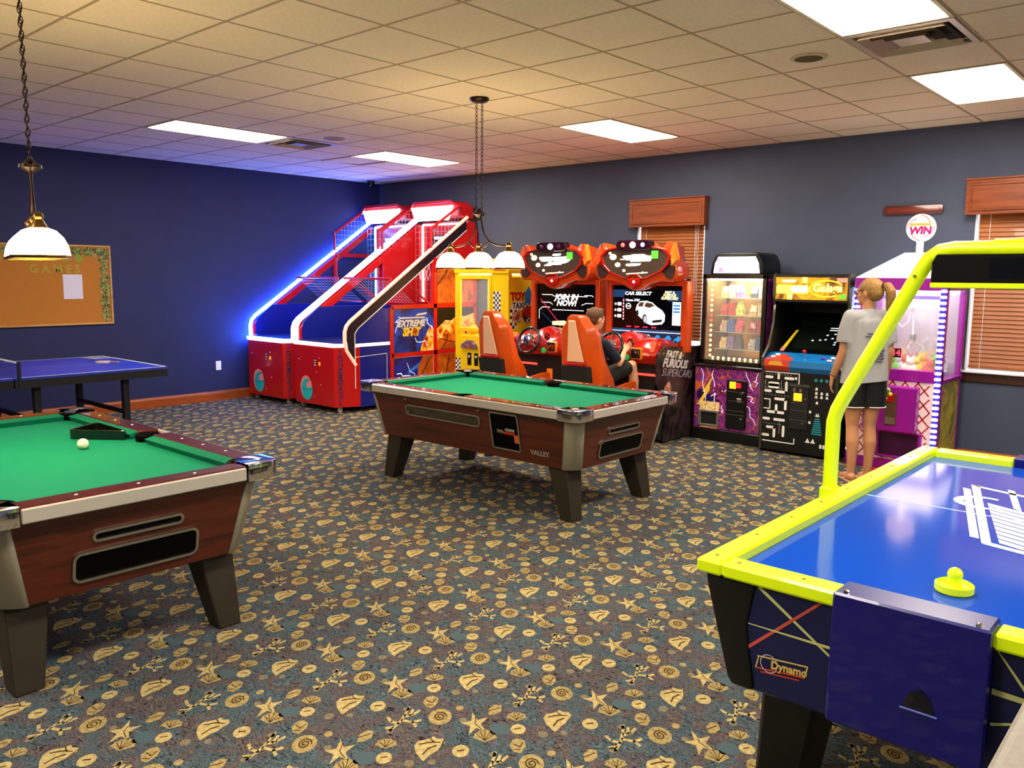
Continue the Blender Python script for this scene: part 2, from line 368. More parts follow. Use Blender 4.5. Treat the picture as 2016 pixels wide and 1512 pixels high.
for k, (vx, vy) in enumerate(VENTS):
    t = thing('air_vent', ['square louvred metal air vent beyond a troffer light, next to a dark round speaker', 'square louvred air vent in the blue lit ceiling beside a pale round speaker'][k], 'air vent', (vx, vy, H))
    MB().ring([(.01, .01), (T-.01, .01), (T-.01, T-.01), (.01, T-.01)], [(.05, .05), (T-.05, .05), (T-.05, T-.05), (.05, T-.05)], -.008, .02, 'z').build('frame', vent_m, t, bev=.003)
    B(.05, T-.05, .05, T-.05, .02, .03).build('backing', mat('vent_dark', '#3a3028', .8), t)
    for i, q in enumerate((.07, .13, .19)):
        a, b = q, T-q; e = .03
        MB().loft([[(a, a, -.02), (b, a, -.02), (b, b, -.02), (a, b, -.02)], [(a+e, a+e, .012), (b-e, a+e, .012), (b-e, b-e, .012), (a+e, b-e, .012)]], cap=False).build('louvre', vent_m, t, norm=False)
    B(.22, T-.22, .22, T-.22, -.012, -.006).build('centre_plate', vent_m, t)
for k, (sx, sy, m) in enumerate(((7.951, -3.095, '#5a4a1e'), (3.03, -3.08, '#a08a88'))):
    t = thing('ceiling_speaker', ['round dark olive ceiling speaker grille beside the bright vent', 'round pale ceiling speaker between the far troffer lights'][k], 'speaker', (sx, sy, H))
    MB().lathe([(.11, .004), (.112, -.006), (.098, -.01)], 28).build('rim', grid_m if k == 0 else mat('rim_pale', '#b09a94', .6), t, smooth=.6)
    MB().lathe([(.098, -.008), (.06, -.014), (.002, -.016)], 28).build('grille', mat('spk%d' % k, m, .8, bump=1., nscale=200), t, smooth=.8)
t = thing('security_camera', 'small black dome security camera in the ceiling corner', 'camera', (.27, -.39, H))
MB().lathe([(.055, 0), (.058, -.025), (.05, -.03)], 20).build('mount', mat('cam_base', '#1a1a20', .5), t, smooth=.6)
MB().lathe([(.05, -.028), (.046, -.06), (.03, -.085), (.003, -.095)], 20).build('dome', mat('cam_dome', '#08080a', .08, coat=1.), t, smooth=1)

# ---- windows with blinds
reveal = mat('window_white', '#e8ecf4', .5); slat_m = wood('blind_slat', '#7a3d18', '#a8622c', 'x', 9, .45)
val_m = wood('valance_wood', '#6c2f10', '#93461a', 'x', 8, .35)
for k, (a, b) in enumerate(WIN):
    wdw = struct(MB().ring([(a, WZ0), (b, WZ0), (b, WZ1), (a, WZ1)], [(a+.035, WZ0+.04), (b-.035, WZ0+.04), (b-.035, WZ1-.04), (a+.035, WZ1-.04)], .09, .14).build('window_%d' % (k+1), reveal),
                 ['narrow window behind the racing games', 'wide window beside the purple claw machine'][k], 'window')
    B(a+.035, b-.035, .11, .115, WZ0+.04, WZ1-.04).build('pane', glass, wdw)
    mb = MB(); mb.box(a+.0005, a+.012, .001, .09, WZ0, WZ1); mb.box(b-.012, b-.0005, .001, .09, WZ0, WZ1); mb.box(a, b, .001, .09, WZ0, WZ0+.01)
    mb.build('reveal', reveal, wdw)
    MB().box(a-.05, b+.05, -.045, .02, WZ0-.022, WZ0).build('sill', reveal, wdw, bev=.004)
    MB().box(a-.03, b+.03, -.018, -.0005, WZ0-.105, WZ0-.022).build('apron', mat('apron_wood', '#3a1d10', .4), wdw, bev=.003)
    bl = thing('window_blind', ['closed brown wooden slat blind above the red sports racing machine', 'closed brown wooden slat blind to the right of the purple claw machine'][k], 'blind', ((a+b)/2, .03, WZ0))
    hw = (b-a)/2-.03; bot = .10 if k == 0 else .02
    B(-hw, hw, -.02, .03, WZ1-WZ0-.05, WZ1-WZ0-.002).build('head_rail', slat_m, bl)
    B(-hw, hw, -.022, .022, bot, bot+.022).build('bottom_rail', slat_m, bl, bev=.004)
    sm = MB().prism([(-.010, -.022), (-.006, -.023), (.010, .021), (.006, .023)], -hw, hw, 'x').mesh('slat', [slat_m])
    z = bot+.045
    while z < WZ1-WZ0-.06: put('slat', sm, bl, (0, 0, z)); z += .0385
    for sx in (-hw+.09, hw-.09): MB().tube([(sx, -.026, bot), (sx, -.026, WZ1-WZ0-.02)], .0022, 5).build('ladder_cord', white, bl)
    for q in range(2): MB().tube([(hw-.05-.02*q, -.03, .55+.1*q), (hw-.05-.02*q, -.03, WZ1-WZ0-.03)], .002, 5).build('pull_cord', white, bl)
    v0, v1 = (4.64, 5.615) if k == 0 else (8.19, 9.37)
    va = thing('window_valance', ['boxed brown wood valance over the narrow window', 'boxed brown wood valance over the wide window'][k], 'valance', ((v0+v1)/2, 0, 2.245))
    h2 = (v1-v0)/2
    mb = MB(); mb.box(-h2, h2, -.10, -.082, 0, .30); mb.box(-h2, -h2+.018, -.082, -.001, 0, .30); mb.box(h2-.018, h2, -.082, -.001, 0, .30)
    mb.build('box', val_m, va, bev=.002)
    MB().box(-h2-.01, h2+.01, -.115, -.001, .30, .315).build('top_cap', val_m, va, bev=.003)
    MB().ring([(-h2+.03, .03), (h2-.03, .03), (h2-.03, .27), (-h2+.03, .27)], [(-h2+.05, .05), (h2-.05, .05), (h2-.05, .25), (-h2+.05, .25)], -.112, -.10).build('moulding', val_m, va, bev=.004)
# ================================================================== POOL TABLES
cherry = wood('cherry_laminate', '#2a0c06', '#54200f', 'x', 9, .32, .15); cherry_y = wood('cherry_laminate_y', '#2a0c06', '#54200f', 'y', 9, .32, .15)
raily = wood('rail_wood', '#3a120c', '#5a2014', 'x', 10, .18, .5)
cloth = mat('green_cloth', '#05785a', .9, spec=.15, noise=.04, nscale=200); cloth2 = mat('green_cushion', '#046a4e', .85, spec=.15)
postm = mat('grey_corner_post', '#8f8a78', .45, .3); legm = mat('brown_leg', '#2b2418', .5, noise=.15, nscale=8); blackhole = mat('pocket_black', '#020202', .5, spec=.08)
alu = mat('aluminium_trim', '#dcd6cb', .3, .55)
def pool_table(label, loc):
    t = thing('pool_table', label, 'pool table', loc, 0, 'coin operated pool tables')
    L, W = 1.135, .64; zt, zb = .735, .37; ti, bi = .045, .115          # inset of the cabinet at top and bottom
    def wallpt(side, u, z, out=0):
        k = (zt-z)/(zt-zb); ins = ti+(bi-ti)*k - out
        return (u, -W+ins, z) if side == 'f' else (u, W-ins, z) if side == 'b' else (L-ins, u, z) if side == 'r' else (-L+ins, u, z)
    # slanted cabinet walls
    ch = .085
    def octo(ins, c=ch):
        x, y = L-ins, W-ins; return [(-x+c, -y), (x-c, -y), (x, -y+c), (x, y-c), (x-c, y), (-x+c, y), (-x, y-c), (-x, -y+c)]
    cab = MB().loft([[(x, y, zb) for x, y in octo(bi)], [(x, y, zt) for x, y in octo(ti)]])
    body = cab.build('cabinet', [cherry, cherry_y], t, bev=.002)
    for f in body.data.polygons: f.material_index = 1 if abs(f.normal.x) > .7 else 0
    for sx in (-1, 1):
        for sy in (-1, 1):
            def c(ins, o):
                x, y = L-ins, W-ins
                return [(sx*(x+o), sy*(y-ch-.012)), (sx*(x+o), sy*(y-ch*.9)), (sx*(x-ch*.42+o), sy*(y-ch*.42+o)), (sx*(x-ch*.9), sy*(y+o)), (sx*(x-ch-.012), sy*(y+o)), (sx*(x-ch-.012), sy*(y-ch-.012))]
            lo, hi = c(bi, .006), c(ti, .006)
            MB().loft([[(x, y, zb-.004) for x, y in lo], [(x, y, zt) for x, y in hi]]).build('corner_post', postm, t, bev=.004, smooth=.9)
            cx, cy = sx*(L-.28), sy*(W-.23); ox, oy = sx*(L-.19), sy*(W-.20)
            MB().loft([[(ox+a*.056, oy+b*.056, 0) for a, b in ((-1, -1), (1, -1), (1, 1), (-1, 1))], [(cx+a*.085, cy+b*.085, zb+.002) for a, b in ((-1, -1), (1, -1), (1, 1), (-1, 1))]]).build('leg', legm, t, bev=.006)
    # metal band, wooden rail tops, cushions
    for sy in (-1, 1):
        B(-L+.17, L-.17, min(sy*(W-.006), sy*(W+.008)), max(sy*(W-.006), sy*(W+.008)), .735, .795).build('metal_trim', alu, t, bev=.005)
        for x0, x1 in ((-L+.16, -.075), (.075, L-.16)):
            B(x0, x1, min(sy*(W-.11), sy*(W-.004)), max(sy*(W-.11), sy*(W-.004)), .735, .80).build('rail', raily, t, bev=.006)
            y0, y1 = sy*(W-.11), sy*(W-.165)
            MB().prism([(y0, .797), (y1, .785), (y1+sy*.015, .752), (y0, .752)], x0+.02, x1-.02 if x0 < 0 else x1-.02, 'x').build('cushion', cloth2, t, bev=.003)
            for q in range(1, 4): MB().lathe([(.007, 0), (.006, .0012)], 10, (x0+(x1-x0)*q/4, sy*(W-.055), .80)).build('sight', white, t)
        MB().loft([[(r*math.cos(2*PI*j/20), sy*(W-.10)+r*math.sin(2*PI*j/20), z) for j in range(20)] for r, z in ((.066, .7565), (.067, .790), (.062, .794), (.058, .786), (.056, .757), (.002, .757))], cap=False).build('side_pocket', blackhole, t, smooth=.5)
    for sx in (-1, 1):
        B(min(sx*(L-.006), sx*(L+.008)), max(sx*(L-.006), sx*(L+.008)), -W+.17, W-.17, .735, .795).build('metal_trim', alu, t, bev=.005)
        B(min(sx*(L-.11), sx*(L-.004)), max(sx*(L-.11), sx*(L-.004)), -W+.16, W-.16, .735, .80).build('rail', raily, t, bev=.006)
        x0, x1 = sx*(L-.11), sx*(L-.165)
        MB().prism([(x0, .797), (x1, .785), (x1+sx*.015, .752), (x0, .752)], -W+.18, W-.18, 'y').build('cushion', cloth2, t, bev=.003)
        for q in (-.25, 0, .25): MB().lathe([(.007, 0), (.006, .0012)], 10, (sx*(L-.055), q, .80)).build('sight', white, t)
    B(-L+.10, L-.10, -W+.10, W-.10, .735, .755).build('playing_cloth', cloth, t)
    for sx in (-1, 1):
        for sy in (-1, 1):
            # chrome corner casting: rounded outside, scooped round the pocket
            outp = [(L-.165, W+.010), (L-.06, W+.010), (L-.02, W-.002), (L-.002, W-.02), (L+.010, W-.06), (L+.010, W-.165)]
            inn = [(L-.165, W-.115), (L-.17+.03, W-.10), (L-.075, W-.055), (L-.055, W-.075), (L-.10, W-.17+.03), (L-.115, W-.165)]
            cst = MB().ring([(sx*a, sy*b) for a, b in outp]+[], [(sx*a, sy*b) for a, b in inn], .728, .808, 'z')
            cst.build('corner_casting', chrome, t, bev=.004, seg=2, smooth=.6)
            MB().loft([[(sx*(L-.118)+r*math.cos(2*PI*j/20), sy*(W-.118)+r*math.sin(2*PI*j/20), z) for j in range(20)] for r, z in ((.072, .7565), (.074, .797), (.070, .801), (.062, .790), (.060, .757), (.002, .757))], cap=False).build('corner_pocket', blackhole, t, smooth=.5)
    # openings: framed black recesses on front and end faces
    def opening(side, u0, u1, z0, z1, r, name, inner, fr=.012):
        out = rrect(u0, u1, z0, z1, r); inn = rrect(u0+fr, u1-fr, z0+fr, z1-fr, max(.004, r-fr))
        mb = MB(); n = len(out)
        ring = lambda P, o: [wallpt(side, p, q, o) for p, q in P]
        vs = ring(out, .002)+ring(inn, .002)+ring(out, .010)+ring(inn, .010); fs = []
        for i in range(n):
            j = (i+1) % n; fs += [(2*n+i, 3*n+i, 3*n+j, 2*n+j), (i, 2*n+i, 2*n+j, j), (n+i, n+j, 3*n+j, 3*n+i)]
        o = MB().add(vs, fs).build(name, steel, t, norm=False)
        MB().add(ring(inn, .003), [tuple(range(n))]).build('recess', inner, o, norm=False)
        return o
    window = mat('return_window', '#2a221c', .1, noise=.8, nscale=22, coat=.6)
    opening('f', -.62, .20, .572, .662, .04, 'ball_return_window', window)
    co = opening('f', .30, .575, .435, .712, .02, 'coin_mechanism', blackhole)
    for u0, u1, z0, z1, m in ((.36, .42, .56, .585, steel), (.42, .53, .555, .575, mat('coin_red', '#b03018', .4)), (.44, .53, .58, .60, mat('coin_grey', '#8a8a86', .4)), (.52, .56, .50, .56, mat('coin_orange', '#c8582c', .5))):
        MB().add([wallpt('f', a, b, .006) for a, b in ((u0, z0), (u1, z0), (u1, z1), (u0, z1))], [(0, 1, 2, 3)]).build('coin_plate', m, co, norm=False)
    for u in (-.61, .19): MB().ball(wallpt('f', u, .70, .003), .008, 8, 6).build('bolt', steel, t)
    opening('r', -.195, .195, .582, .632, .024, 'tray_slot', blackhole); opening('r', -.27, .27, .415, .548, .035, 'ball_tray', blackhole)
    a = Vector(wallpt('f', 0, zb)); b = Vector(wallpt('f', 0, zt)); sl = (b-a).normalized()
    text('VALLEY', .05, mat('silver_print', '#b9b2ac', .3, .6), t, frameM(Vector(wallpt('f', .74, .455, .001)), (1, 0, 0), sl), bold=.001)
    MB().lathe([(.05, 0), (.03, .05), (.012, .06), (.012, .12)], 14, (-.15, -.1, zb-.13)).build('levelling_bolt', steel, t)
    MB().box(-.25, -.05, -.2, 0, zb-.03, zb).build('underframe', matte, t)
    return t
T1 = pool_table('green pool table with an empty cloth under the three light pendant, nearest the racing games', (5.83, -3.475, 0))
T2 = dup(T1, (5.645, -6.86, 0), label='green pool table with a cue ball and black triangle rack on its cloth')
cb = MB().ball((0, 0, .0286), .0286, 20, 12).build('cue_ball', mat('ivory_ball', '#efe3c4', .12, coat=.6), None, smooth=3, loc=(5.63, -6.66, .755)); tag(cb, 'ivory cue ball on the green cloth beside the triangle rack', 'cue ball')
tr = [(5.30, -6.615), (5.57, -6.40), (5.17, -6.40)]
def tri(off):
    c = Vector((sum(p[0] for p in tr)/3, sum(p[1] for p in tr)/3)); P = []
    for i in range(3):
        a, b, d = Vector(tr[i-1]), Vector(tr[i]), Vector(tr[(i+1) % 3])
        e1 = (a-b).normalized(); e2 = (d-b).normalized(); bis = (e1+e2).normalized(); b2 = b+bis*off
        for s in range(5):
            q = s/4; P.append(tuple(b2+e1*.035*(1-q)**2+e2*.035*q**2))
    return P
rk = MB().ring(tri(0), tri(.016), .7555, .81, 'z').build('triangle_rack', mat('rack_black', '#0a0a0a', .2, coat=.5), None, bev=.003); tag(rk, 'black plastic triangle ball rack lying on the green cloth', 'ball rack')
ck = B(-.011, .011, -.011, .011, 0, .02).build('chalk_cube', mat('chalk_red', '#c84030', .8), None, bev=.002, loc=(6.90, -3.02, .8015)); tag(ck, 'small red chalk cube on the pool table rail', 'chalk')

# ================================================================== POOL LAMPS
shade_m = mat('glass_shade', '#fff3da', .4, emit=SHADE_E*.35, ecol='#ffdfa6'); brass = mat('antique_brass', '#6a4a22', .3, .9); bulb_m = glow('bulb', '#ffd79a', SHADE_E)
def pool_lamp(label, loc, rz):
    t = thing('billiard_pendant', label, 'pendant lamp', loc, rz, 'billiard pendant lamps')
    zc = H-loc[2]
    MB().lathe([(.075, 0), (.078, -.012), (.06, -.03), (.02, -.034)], 24, (0, 0, zc)).build('ceiling_canopy', dkmetal, t, smooth=.7)
    hub = .435
    for sx in (-.03, .03):
        z = zc-.035; k = 0; link = MB()
        while z > hub+.03:
            P = circ(0, 0, .0095, 8); pts = []
            for a in range(10):
                q = 2*PI*a/10; u, vv = .0085*math.cos(q), .019*math.sin(q)
                pts.append((sx+(u if k % 2 == 0 else 0), (0 if k % 2 == 0 else u), z-.017+vv))
            link.tube(pts, .0026, 5, closed=True); z -= .0315; k += 1
        link.build('chain', dkmetal, t, smooth=1, label='dark metal link chain')
    MB().lathe([(.008, .055), (.018, .045), (.03, .03), (.05, .022), (.052, .008), (.03, -.004), (.012, -.02), (.006, -.04)], 20, (0, 0, hub-.02)).build('hub', dkmetal, t, smooth=.7)
    for sx in (-.03, .03): MB().tube(circ(sx, hub+.025, .014, 10), .004, 6, closed=True).build('loop', dkmetal, t) if False else MB().tube([(sx+.013*math.cos(a), 0, hub+.028+.016*math.sin(a)) for a in [i*.6283 for i in range(10)]], .0035, 6, closed=True).build('loop', dkmetal, t, smooth=1)
    for s in (-1, 1):
        P = [(s*.02, 0, hub-.03), (s*.035, 0, hub-.10), (s*.06, 0, hub-.17), (s*.11, 0, hub-.225), (s*.19, 0, hub-.255), (s*.27, 0, hub-.262), (s*.322, 0, hub-.26)]
        MB().tube(P, .007, 8).build('arm', dkmetal, t, smooth=1)
        P2 = [(s*.11, 0, hub-.225), (s*.075, 0, hub-.26), (s*.03, 0, hub-.275), (0, 0, hub-.27)]
        MB().tube(P2, .0055, 8).build('scroll', dkmetal, t, smooth=1)
    for sx in (-.322, 0, .322):
        MB().lathe([(.006, .20), (.02, .19), (.024, .175), (.018, .165), (.026, .15), (.038, .13), (.04, .118)], 18, (sx, 0, 0)).build('socket_cap', brass, t, smooth=.7)
        sh = MB().loft([[(sx+r*math.cos(2*PI*j/28), r*math.sin(2*PI*j/28), z) for j in range(28)] for r, z in [(.036, .128), (.07, .115), (.098, .085), (.115, .05), (.122, .012), (.1225, 0), (.117, 0), (.11, .05), (.093, .082), (.066, .11), (.03, .122)]], cap=False).build('glass_shade', shade_m, t, smooth=1)
        MB().loft([[(sx+r*math.cos(2*PI*j/28), r*math.sin(2*PI*j/28), z) for j in range(28)] for r, z in [(.1235, .006), (.1245, 0), (.1235, -.008), (.116, -.008), (.116, .0), (.1235, .006)]], cap=False).build('rim', brass, sh, smooth=.7)
        MB().ball((sx, 0, .06), .028, 10, 8).build('bulb', bulb_m, t, smooth=3)
    return t
pool_lamp('brass billiard pendant with three lit glass shades in front of the basketball games', (5.52, -3.54, 1.735), 0)
pool_lamp('brass billiard pendant with lit shades hanging in front of the cork board', (5.74, -6.865, 1.75), -.27)

# ================================================================== TABLE TENNIS
ttb = mat('tt_blue', '#2338b8', .45, spec=.4); ttk = mat('tt_black', '#0c0e1a', .5)
t = thing('tennis_table', 'blue table tennis table with white lines beside the navy wall', 'ping pong table', (1.435, -5.90, 0))
hx = .7625
for k, (a, b) in enumerate(((.004, 1.37), (-1.37, -.004))):
    top = B(-hx, hx, a, b, .738, .76).build('table_half', ttb, t, bev=.002)
    mb = MB(); e = .7604
    for x0, x1, y0, y1 in ((-hx, -hx+.02, a, b), (hx-.02, hx, a, b), (-hx, hx, (b-.02) if k == 0 else a, b if k == 0 else a+.02), (-.002, .002, a, b)): mb.add([(x0, y0, e), (x1, y0, e), (x1, y1, e), (x0, y1, e)], [(0, 1, 2, 3)])
    mb.build('line', white, top, norm=False)
    mb = MB().ring([(-hx+.002, a+.002), (hx-.002, a+.002), (hx-.002, b-.002), (-hx+.002, b-.002)], [(-hx+.03, a+.03), (hx-.03, a+.03), (hx-.03, b-.03), (-hx+.03, b-.03)], .665, .738, 'z')
    mb.build('apron', ttk, t)
    for sx in (-1, 1):
        for yy in ((a+.23, b-.34) if k == 0 else (a+.34, b-.23)): B(sx*.565-.03, sx*.565+.03, yy-.03, yy+.03, 0, .665).build('leg', ttk, t, bev=.004)
    for yy in ((a+.23, b-.34) if k == 0 else (a+.34, b-.23)): B(-.54, .54, yy-.015, yy+.015, .30, .34).build('stretcher', ttk, t)
netm = mat('net_dark', '#10131f', .8)
nt_ = MB()
for i in range(62): x = -.9+1.8*i/61; nt_.box(x-.0012, x+.0012, -.001, .001, .765, .90)
for i in range(6): z = .77+.022*i; nt_.box(-.9, .9, -.001, .001, z-.0012, z+.0012)
net = nt_.build('net', netm, t); B(-.9, .9, -.003, .003, .897, .912).build('net_tape', white, net)
for s in (-1, 1): MB().box(s*.9-.012, s*.9+.012, -.012, .012, .70, .915).build('net_post', ttk, t)
pd = thing('table_tennis_paddle', 'pale wooden table tennis paddle lying on the blue table', 'paddle', (1.40, -4.82, .7605), 2.2)
MB().prism(circ(0, 0, .075, 18, ry=.078), 0, .010, 'z').build('blade', mat('paddle_pale', '#d9bfa6', .6), pd)
B(-.012, .012, -.165, -.07, 0, .014).build('handle', mat('paddle_wood', '#b98a58', .5), pd, bev=.003)
MB().prism(circ(0, .004, .072, 18, ry=.07), .010, .012, 'z').build('rubber', mat('paddle_red', '#c9b0a8', .7), pd)
pp = B(-.16, .16, -.1, .1, 0, .002).build('paper_sheet', mat('grey_paper', '#8f8fa0', .7), None, loc=(.84, -4.68, .7606)); tag(pp, 'grey paper sheet on the far corner of the table tennis table', 'paper'); pp.rotation_euler = (0, 0, .2)

# ================================================================== CORK BOARD, OUTLET, WALL STRIP
t = thing('cork_board', 'framed cork notice board with green leafy border on navy wall', 'notice board', (.0, -5.33, 1.07))
oak = wood('pale_oak', '#a8783a', '#cfa05a', 'y', 10, .5); hw = 1.22; hh = .92
B(.004, .016, -hw+.02, hw-.02, .02, hh-.02).build('cork_panel', mat('cork', '#b8762c', .95, noise=.18, nscale=120, bump=.8), t)
for y0, y1, z0, z1 in ((-hw, hw, 0, .022), (-hw, hw, hh-.022, hh), (-hw, -hw+.022, .022, hh-.022), (hw-.022, hw, .022, hh-.022)): B(.003, .028, y0, y1, z0, z1).build('frame_bar', oak, t, bev=.004)
leaf = [mat('leaf_green', '#5c7a3c', .8), mat('leaf_pale', '#9aa060', .8), mat('leaf_dark', '#3c5630', .8)]
mb = MB(); rnd = random.Random(3)
def leafs(y, z, n):
    for _ in range(n):
        cy, cz, a, s = y+rnd.uniform(-.045, .045), z+rnd.uniform(-.04, .04), rnd.uniform(0, 6.28), rnd.uniform(.012, .024)
        mb.flat([(cy+s*1.5*math.cos(a), cz+s*1.5*math.sin(a)), (cy+s*.5*math.cos(a+1.57), cz+s*.5*math.sin(a+1.57)), (cy-s*1.5*math.cos(a), cz-s*1.5*math.sin(a)), (cy-s*.5*math.cos(a+1.57), cz-s*.5*math.sin(a+1.57))], .0175+rnd.uniform(0, .004), 'x', rnd.randrange(3))
for i in range(40): leafs(-hw+.09+i*(2*hw-.18)/39, hh-.075, 14)
for i in range(15):
    for s in (-1, 1): leafs(s*(hw-.085), .08+i*(hh-.16)/14, 14)
mb.build('leaf_border', leaf, t, norm=False)
gl = mat('green_letters', '#a8982e', .7)
for k in range(9): MB().flat(rrect(-.30+k*.14, -.215+k*.14, .725, .82, .03, 2), .0186, 'x').build('paper_cutout', mat('cutout_green', '#8a9a34', .8), t, norm=False)
text('GAMES', .13, gl, t, right(.0185, .60, .64), bold=.004, space=1.5)
pp = MB().box(.0, .0015, -.105, .105, 0, .28).build('notice_paper', mat('paper_white', '#d9d4e2', .7), None, loc=(.0185, -4.55, 1.372)); tag(pp, 'blank white sheet pinned to the cork board', 'paper')
for k, (y, z) in enumerate(((-2.779, .465),)):
    t = thing('wall_outlet', 'white electrical outlet plate low on the navy wall', 'outlet', (0, y, z))
    B(.0005, .007, -.037, .037, -.06, .06).build('plate', white, t, bev=.002)
    for zz in (-.027, .027): MB().prism(rrect(-.014, .014, zz-.016, zz+.016, .01), .007, .0085, 'x').build('socket', mat('socket_ivory', '#e8e4dc', .5), t)
t = thing('wall_rack', 'dark red varnished wooden bar mounted high on the slate wall', 'wall rack', (7.735, 0, 2.315))
MB().prism(rrect(-.26, .26, -.042, .042, .025), -.035, -.001, 'y').build('bar', wood('red_mahogany', '#3a0d08', '#5e1a10', 'x', 9, .2, .6), t, bev=.006, seg=2)
MB().prism(rrect(-.235, .235, -.022, .022, .018), -.041, -.035, 'y').build('inset', wood('red_mahogany2', '#4a120a', '#74241a', 'x', 9, .2, .6), t, bev=.002)
# ================================================================== BASKETBALL GAMES
ledw = glow('led_rail_white', '#d8dcff', 1.5); pinkrail = glow('led_rail_pink', '#ffb49a', .5); bluerail = mat('led_rail_blue', '#dfe8ff', .5, emit=62., ecol=(.03, .12, 1.)); ledc = mat('led_cyan', '#dff4ff', .5, emit=5., ecol=(.12, .5, 1.)); ledb = mat('led_blue', '#dfe6ff', .5, emit=6., ecol=(.25, .4, 1.))
hoodlight = glow('hood_light', '#e6e4ff', 3.2); redm = mat('red_metal', '#c00a0a', .3, coat=.3); navy2 = mat('navy_side', '#0c1a86', .35, coat=.2)
wire = mat('wire_grey', '#b8b4d0', .4, .5); ballo = splash('ball_orange', ['#7a3208', '#b8560e', '#d8761a'], 5., .5)
def basketball_game(label, loc, art):
    t = thing('basketball_game', label, 'arcade game', loc, 0, 'basketball shooting games')
    h = .508
    base = [(-.43, 0), (.385, 0), (.506, .25), (.506, .80), (-.506, .80), (-.506, .10)]
    cab = MB().prism(base, .07, .80, 'z').build('front_cabinet', redm, t, bev=.006)
    off = .012; big = [(-.44, -off), (.39, -off), (.514, .25), (.514, .80), (-.514, .80), (-.514, .09)]
    MB().prism(big, .80, .845, 'z').build('deck_light', (mat('led_deck', '#e8f4ff', .5, emit=48., ecol=(.04, .17, 1.)) if not art else glow('led_deck_white', '#ffd8d8', .7)), t, bev=.012, seg=2)
    MB().prism([(-.41, .04), (.37, .04), (.48, .26), (.48, .79), (-.48, .79), (-.48, .12)], .845, .85, 'z').build('deck', navy, t)
    for x, y in ((-.40, .1), (.36, .1), (.47, .65), (-.47, .65)):
        c = MB().cyl((x-.012, y, .03), (x+.012, y, .03), .03, 14).build('caster', mat('caster_white', '#c8c4c0', .4), t)
        B(x-.018, x+.018, y-.02, y+.02, .03, .07).build('caster_fork', steel, c)
    # printed basketball emblem, coin slots, stripe
    e = MB(); e.flat(circ(-.19, .27, .125, 28, ry=.15), -.0012, 'y', 0); o = e.build('emblem_disc', mat('pink_print', '#ff9a9a', .5), cab, norm=False)
    MB().flat(circ(-.175, .25, .115, 28, ry=.135), -.0018, 'y').build('emblem_ball', mat('cyan_print', '#1cc4cc', .5), cab, norm=False)
    mb = MB(); mb.flat(circ(-.135, .315, .055, 18, ry=.05), -.0024, 'y', 0); stroke(mb, [(-.29, .26), (-.18, .245), (-.06, .265)], .008, -.0026, 'y', 1); stroke(mb, [(-.2, .30), (-.17, .35), (-.1, .375)], .010, -.0026, 'y', 1)
    mb.build('emblem_line', [mat('pink_print', '', .5), mat('teal_print', '#0a6a80', .5)], cab, norm=False)
    for k, (x, z, m) in enumerate(((.015, .60, white), (.10, .585, mat('coin_orange2', '#e88a18', .4, emit=.6)))):
        B(x-.018, x+.018, -.006, 0, z-.05 if k == 0 else z-.022, z+.05 if k == 0 else z+.022).build('coin_slot', black if k == 0 else m, cab, bev=.003)
        if k == 0:
            mb = MB()
            for q in range(3): mb.box(x-.016, x+.016, -.008, -.006, z-.04+q*.03, z-.028+q*.03)
            mb.build('coin_text', white, cab)
    for x, z in ((.10, .66), (.03, .48), (-.02, .17), (.12, .33), (-.33, .62)): MB().ball((x, -.001, z), .006, 8, 6).build('rivet', white, cab)
    # stripe down the chamfered corner with vertical lettering
    n = Vector((.25, -.121, 0)).normalized(); a = Vector((.385, 0, 0)); d = Vector((.121, .25, 0)).normalized(); q = a+d*.05+n*.001
    st = MB()
    for k, w in ((.012, .008), (.03, .008)):
        for z0, z1 in ((.70, .79), (.08, .20)): st.add([q+d*(k-.0)+Vector((0, 0, z0)), q+d*(k+w)+Vector((0, 0, z0)), q+d*(k+w)+Vector((0, 0, z1)), q+d*k+Vector((0, 0, z1))], [(0, 1, 2, 3)])
    st.build('stripe', mat('navy_print', '#1a1650', .5), cab, norm=False)
    text('EXTREMESHOT', .078, mat('navy_print', '', .5), cab, frameM(a+d*.075+n*.0015+Vector((0, 0, .45)), (0, 0, -1), d), bold=.002, shear=.2, sx=.95)
    # sides
    railp = [(.085, .85), (.085, .99), (.11, 1.06), (.165, 1.115), (2.17, 2.46)]
    for s in (-1, 1):
        x0, x1 = (h-.03, h) if s > 0 else (-h, -h+.03)
        sp = MB().prism([(.30, .06), (2.33, .06), (2.33, 1.26), (.42, 1.26), (.19, 1.08), (.15, 1.0), (.15, .86), (.30, .80)], x0, x1, 'x').build('side_panel', navy2, t, bev=.003)
        xm = s*(h-.012)
        MB().tube([(s*(h-.01), y, z) for y, z in railp], .023, 10).build('light_rail', (pinkrail if art else ledw) if s > 0 else (ledw if art else bluerail), t, smooth=1)
        # red inner rail below the light
        inner = [(.12, .85), (.12, .98), (.2, 1.08), (2.2, 2.41), (2.2, 2.31), (.26, 1.01), (.22, .95), (.22, .85)]
        MB().prism(inner, xm-.014, xm+.014, 'x').build('rail_plate', redm, t, bev=.003)
        if art or s > 0: MB().prism([(1.5, 1.26), (2.33, 1.26), (2.33, 2.40), (2.2, 2.38), (1.5, 1.92)], x0, x1, 'x').build('upper_panel', redm, t, bev=.003)
        mb = MB().tube([(xm, 2.02, 2.60), (xm, 1.50, 2.275), (xm, 1.50, 1.95)], .018, 8); mb.build('cage_bar', redm, t)
        cg = MB()
        for i in range(1, 9):
            y = 1.5+i*.062; cg.tube([(xm, y, 2.275+(y-1.5)*.625), (xm, y, max(1.95, 1.95+(y-1.5)*.67))], .0025, 4)
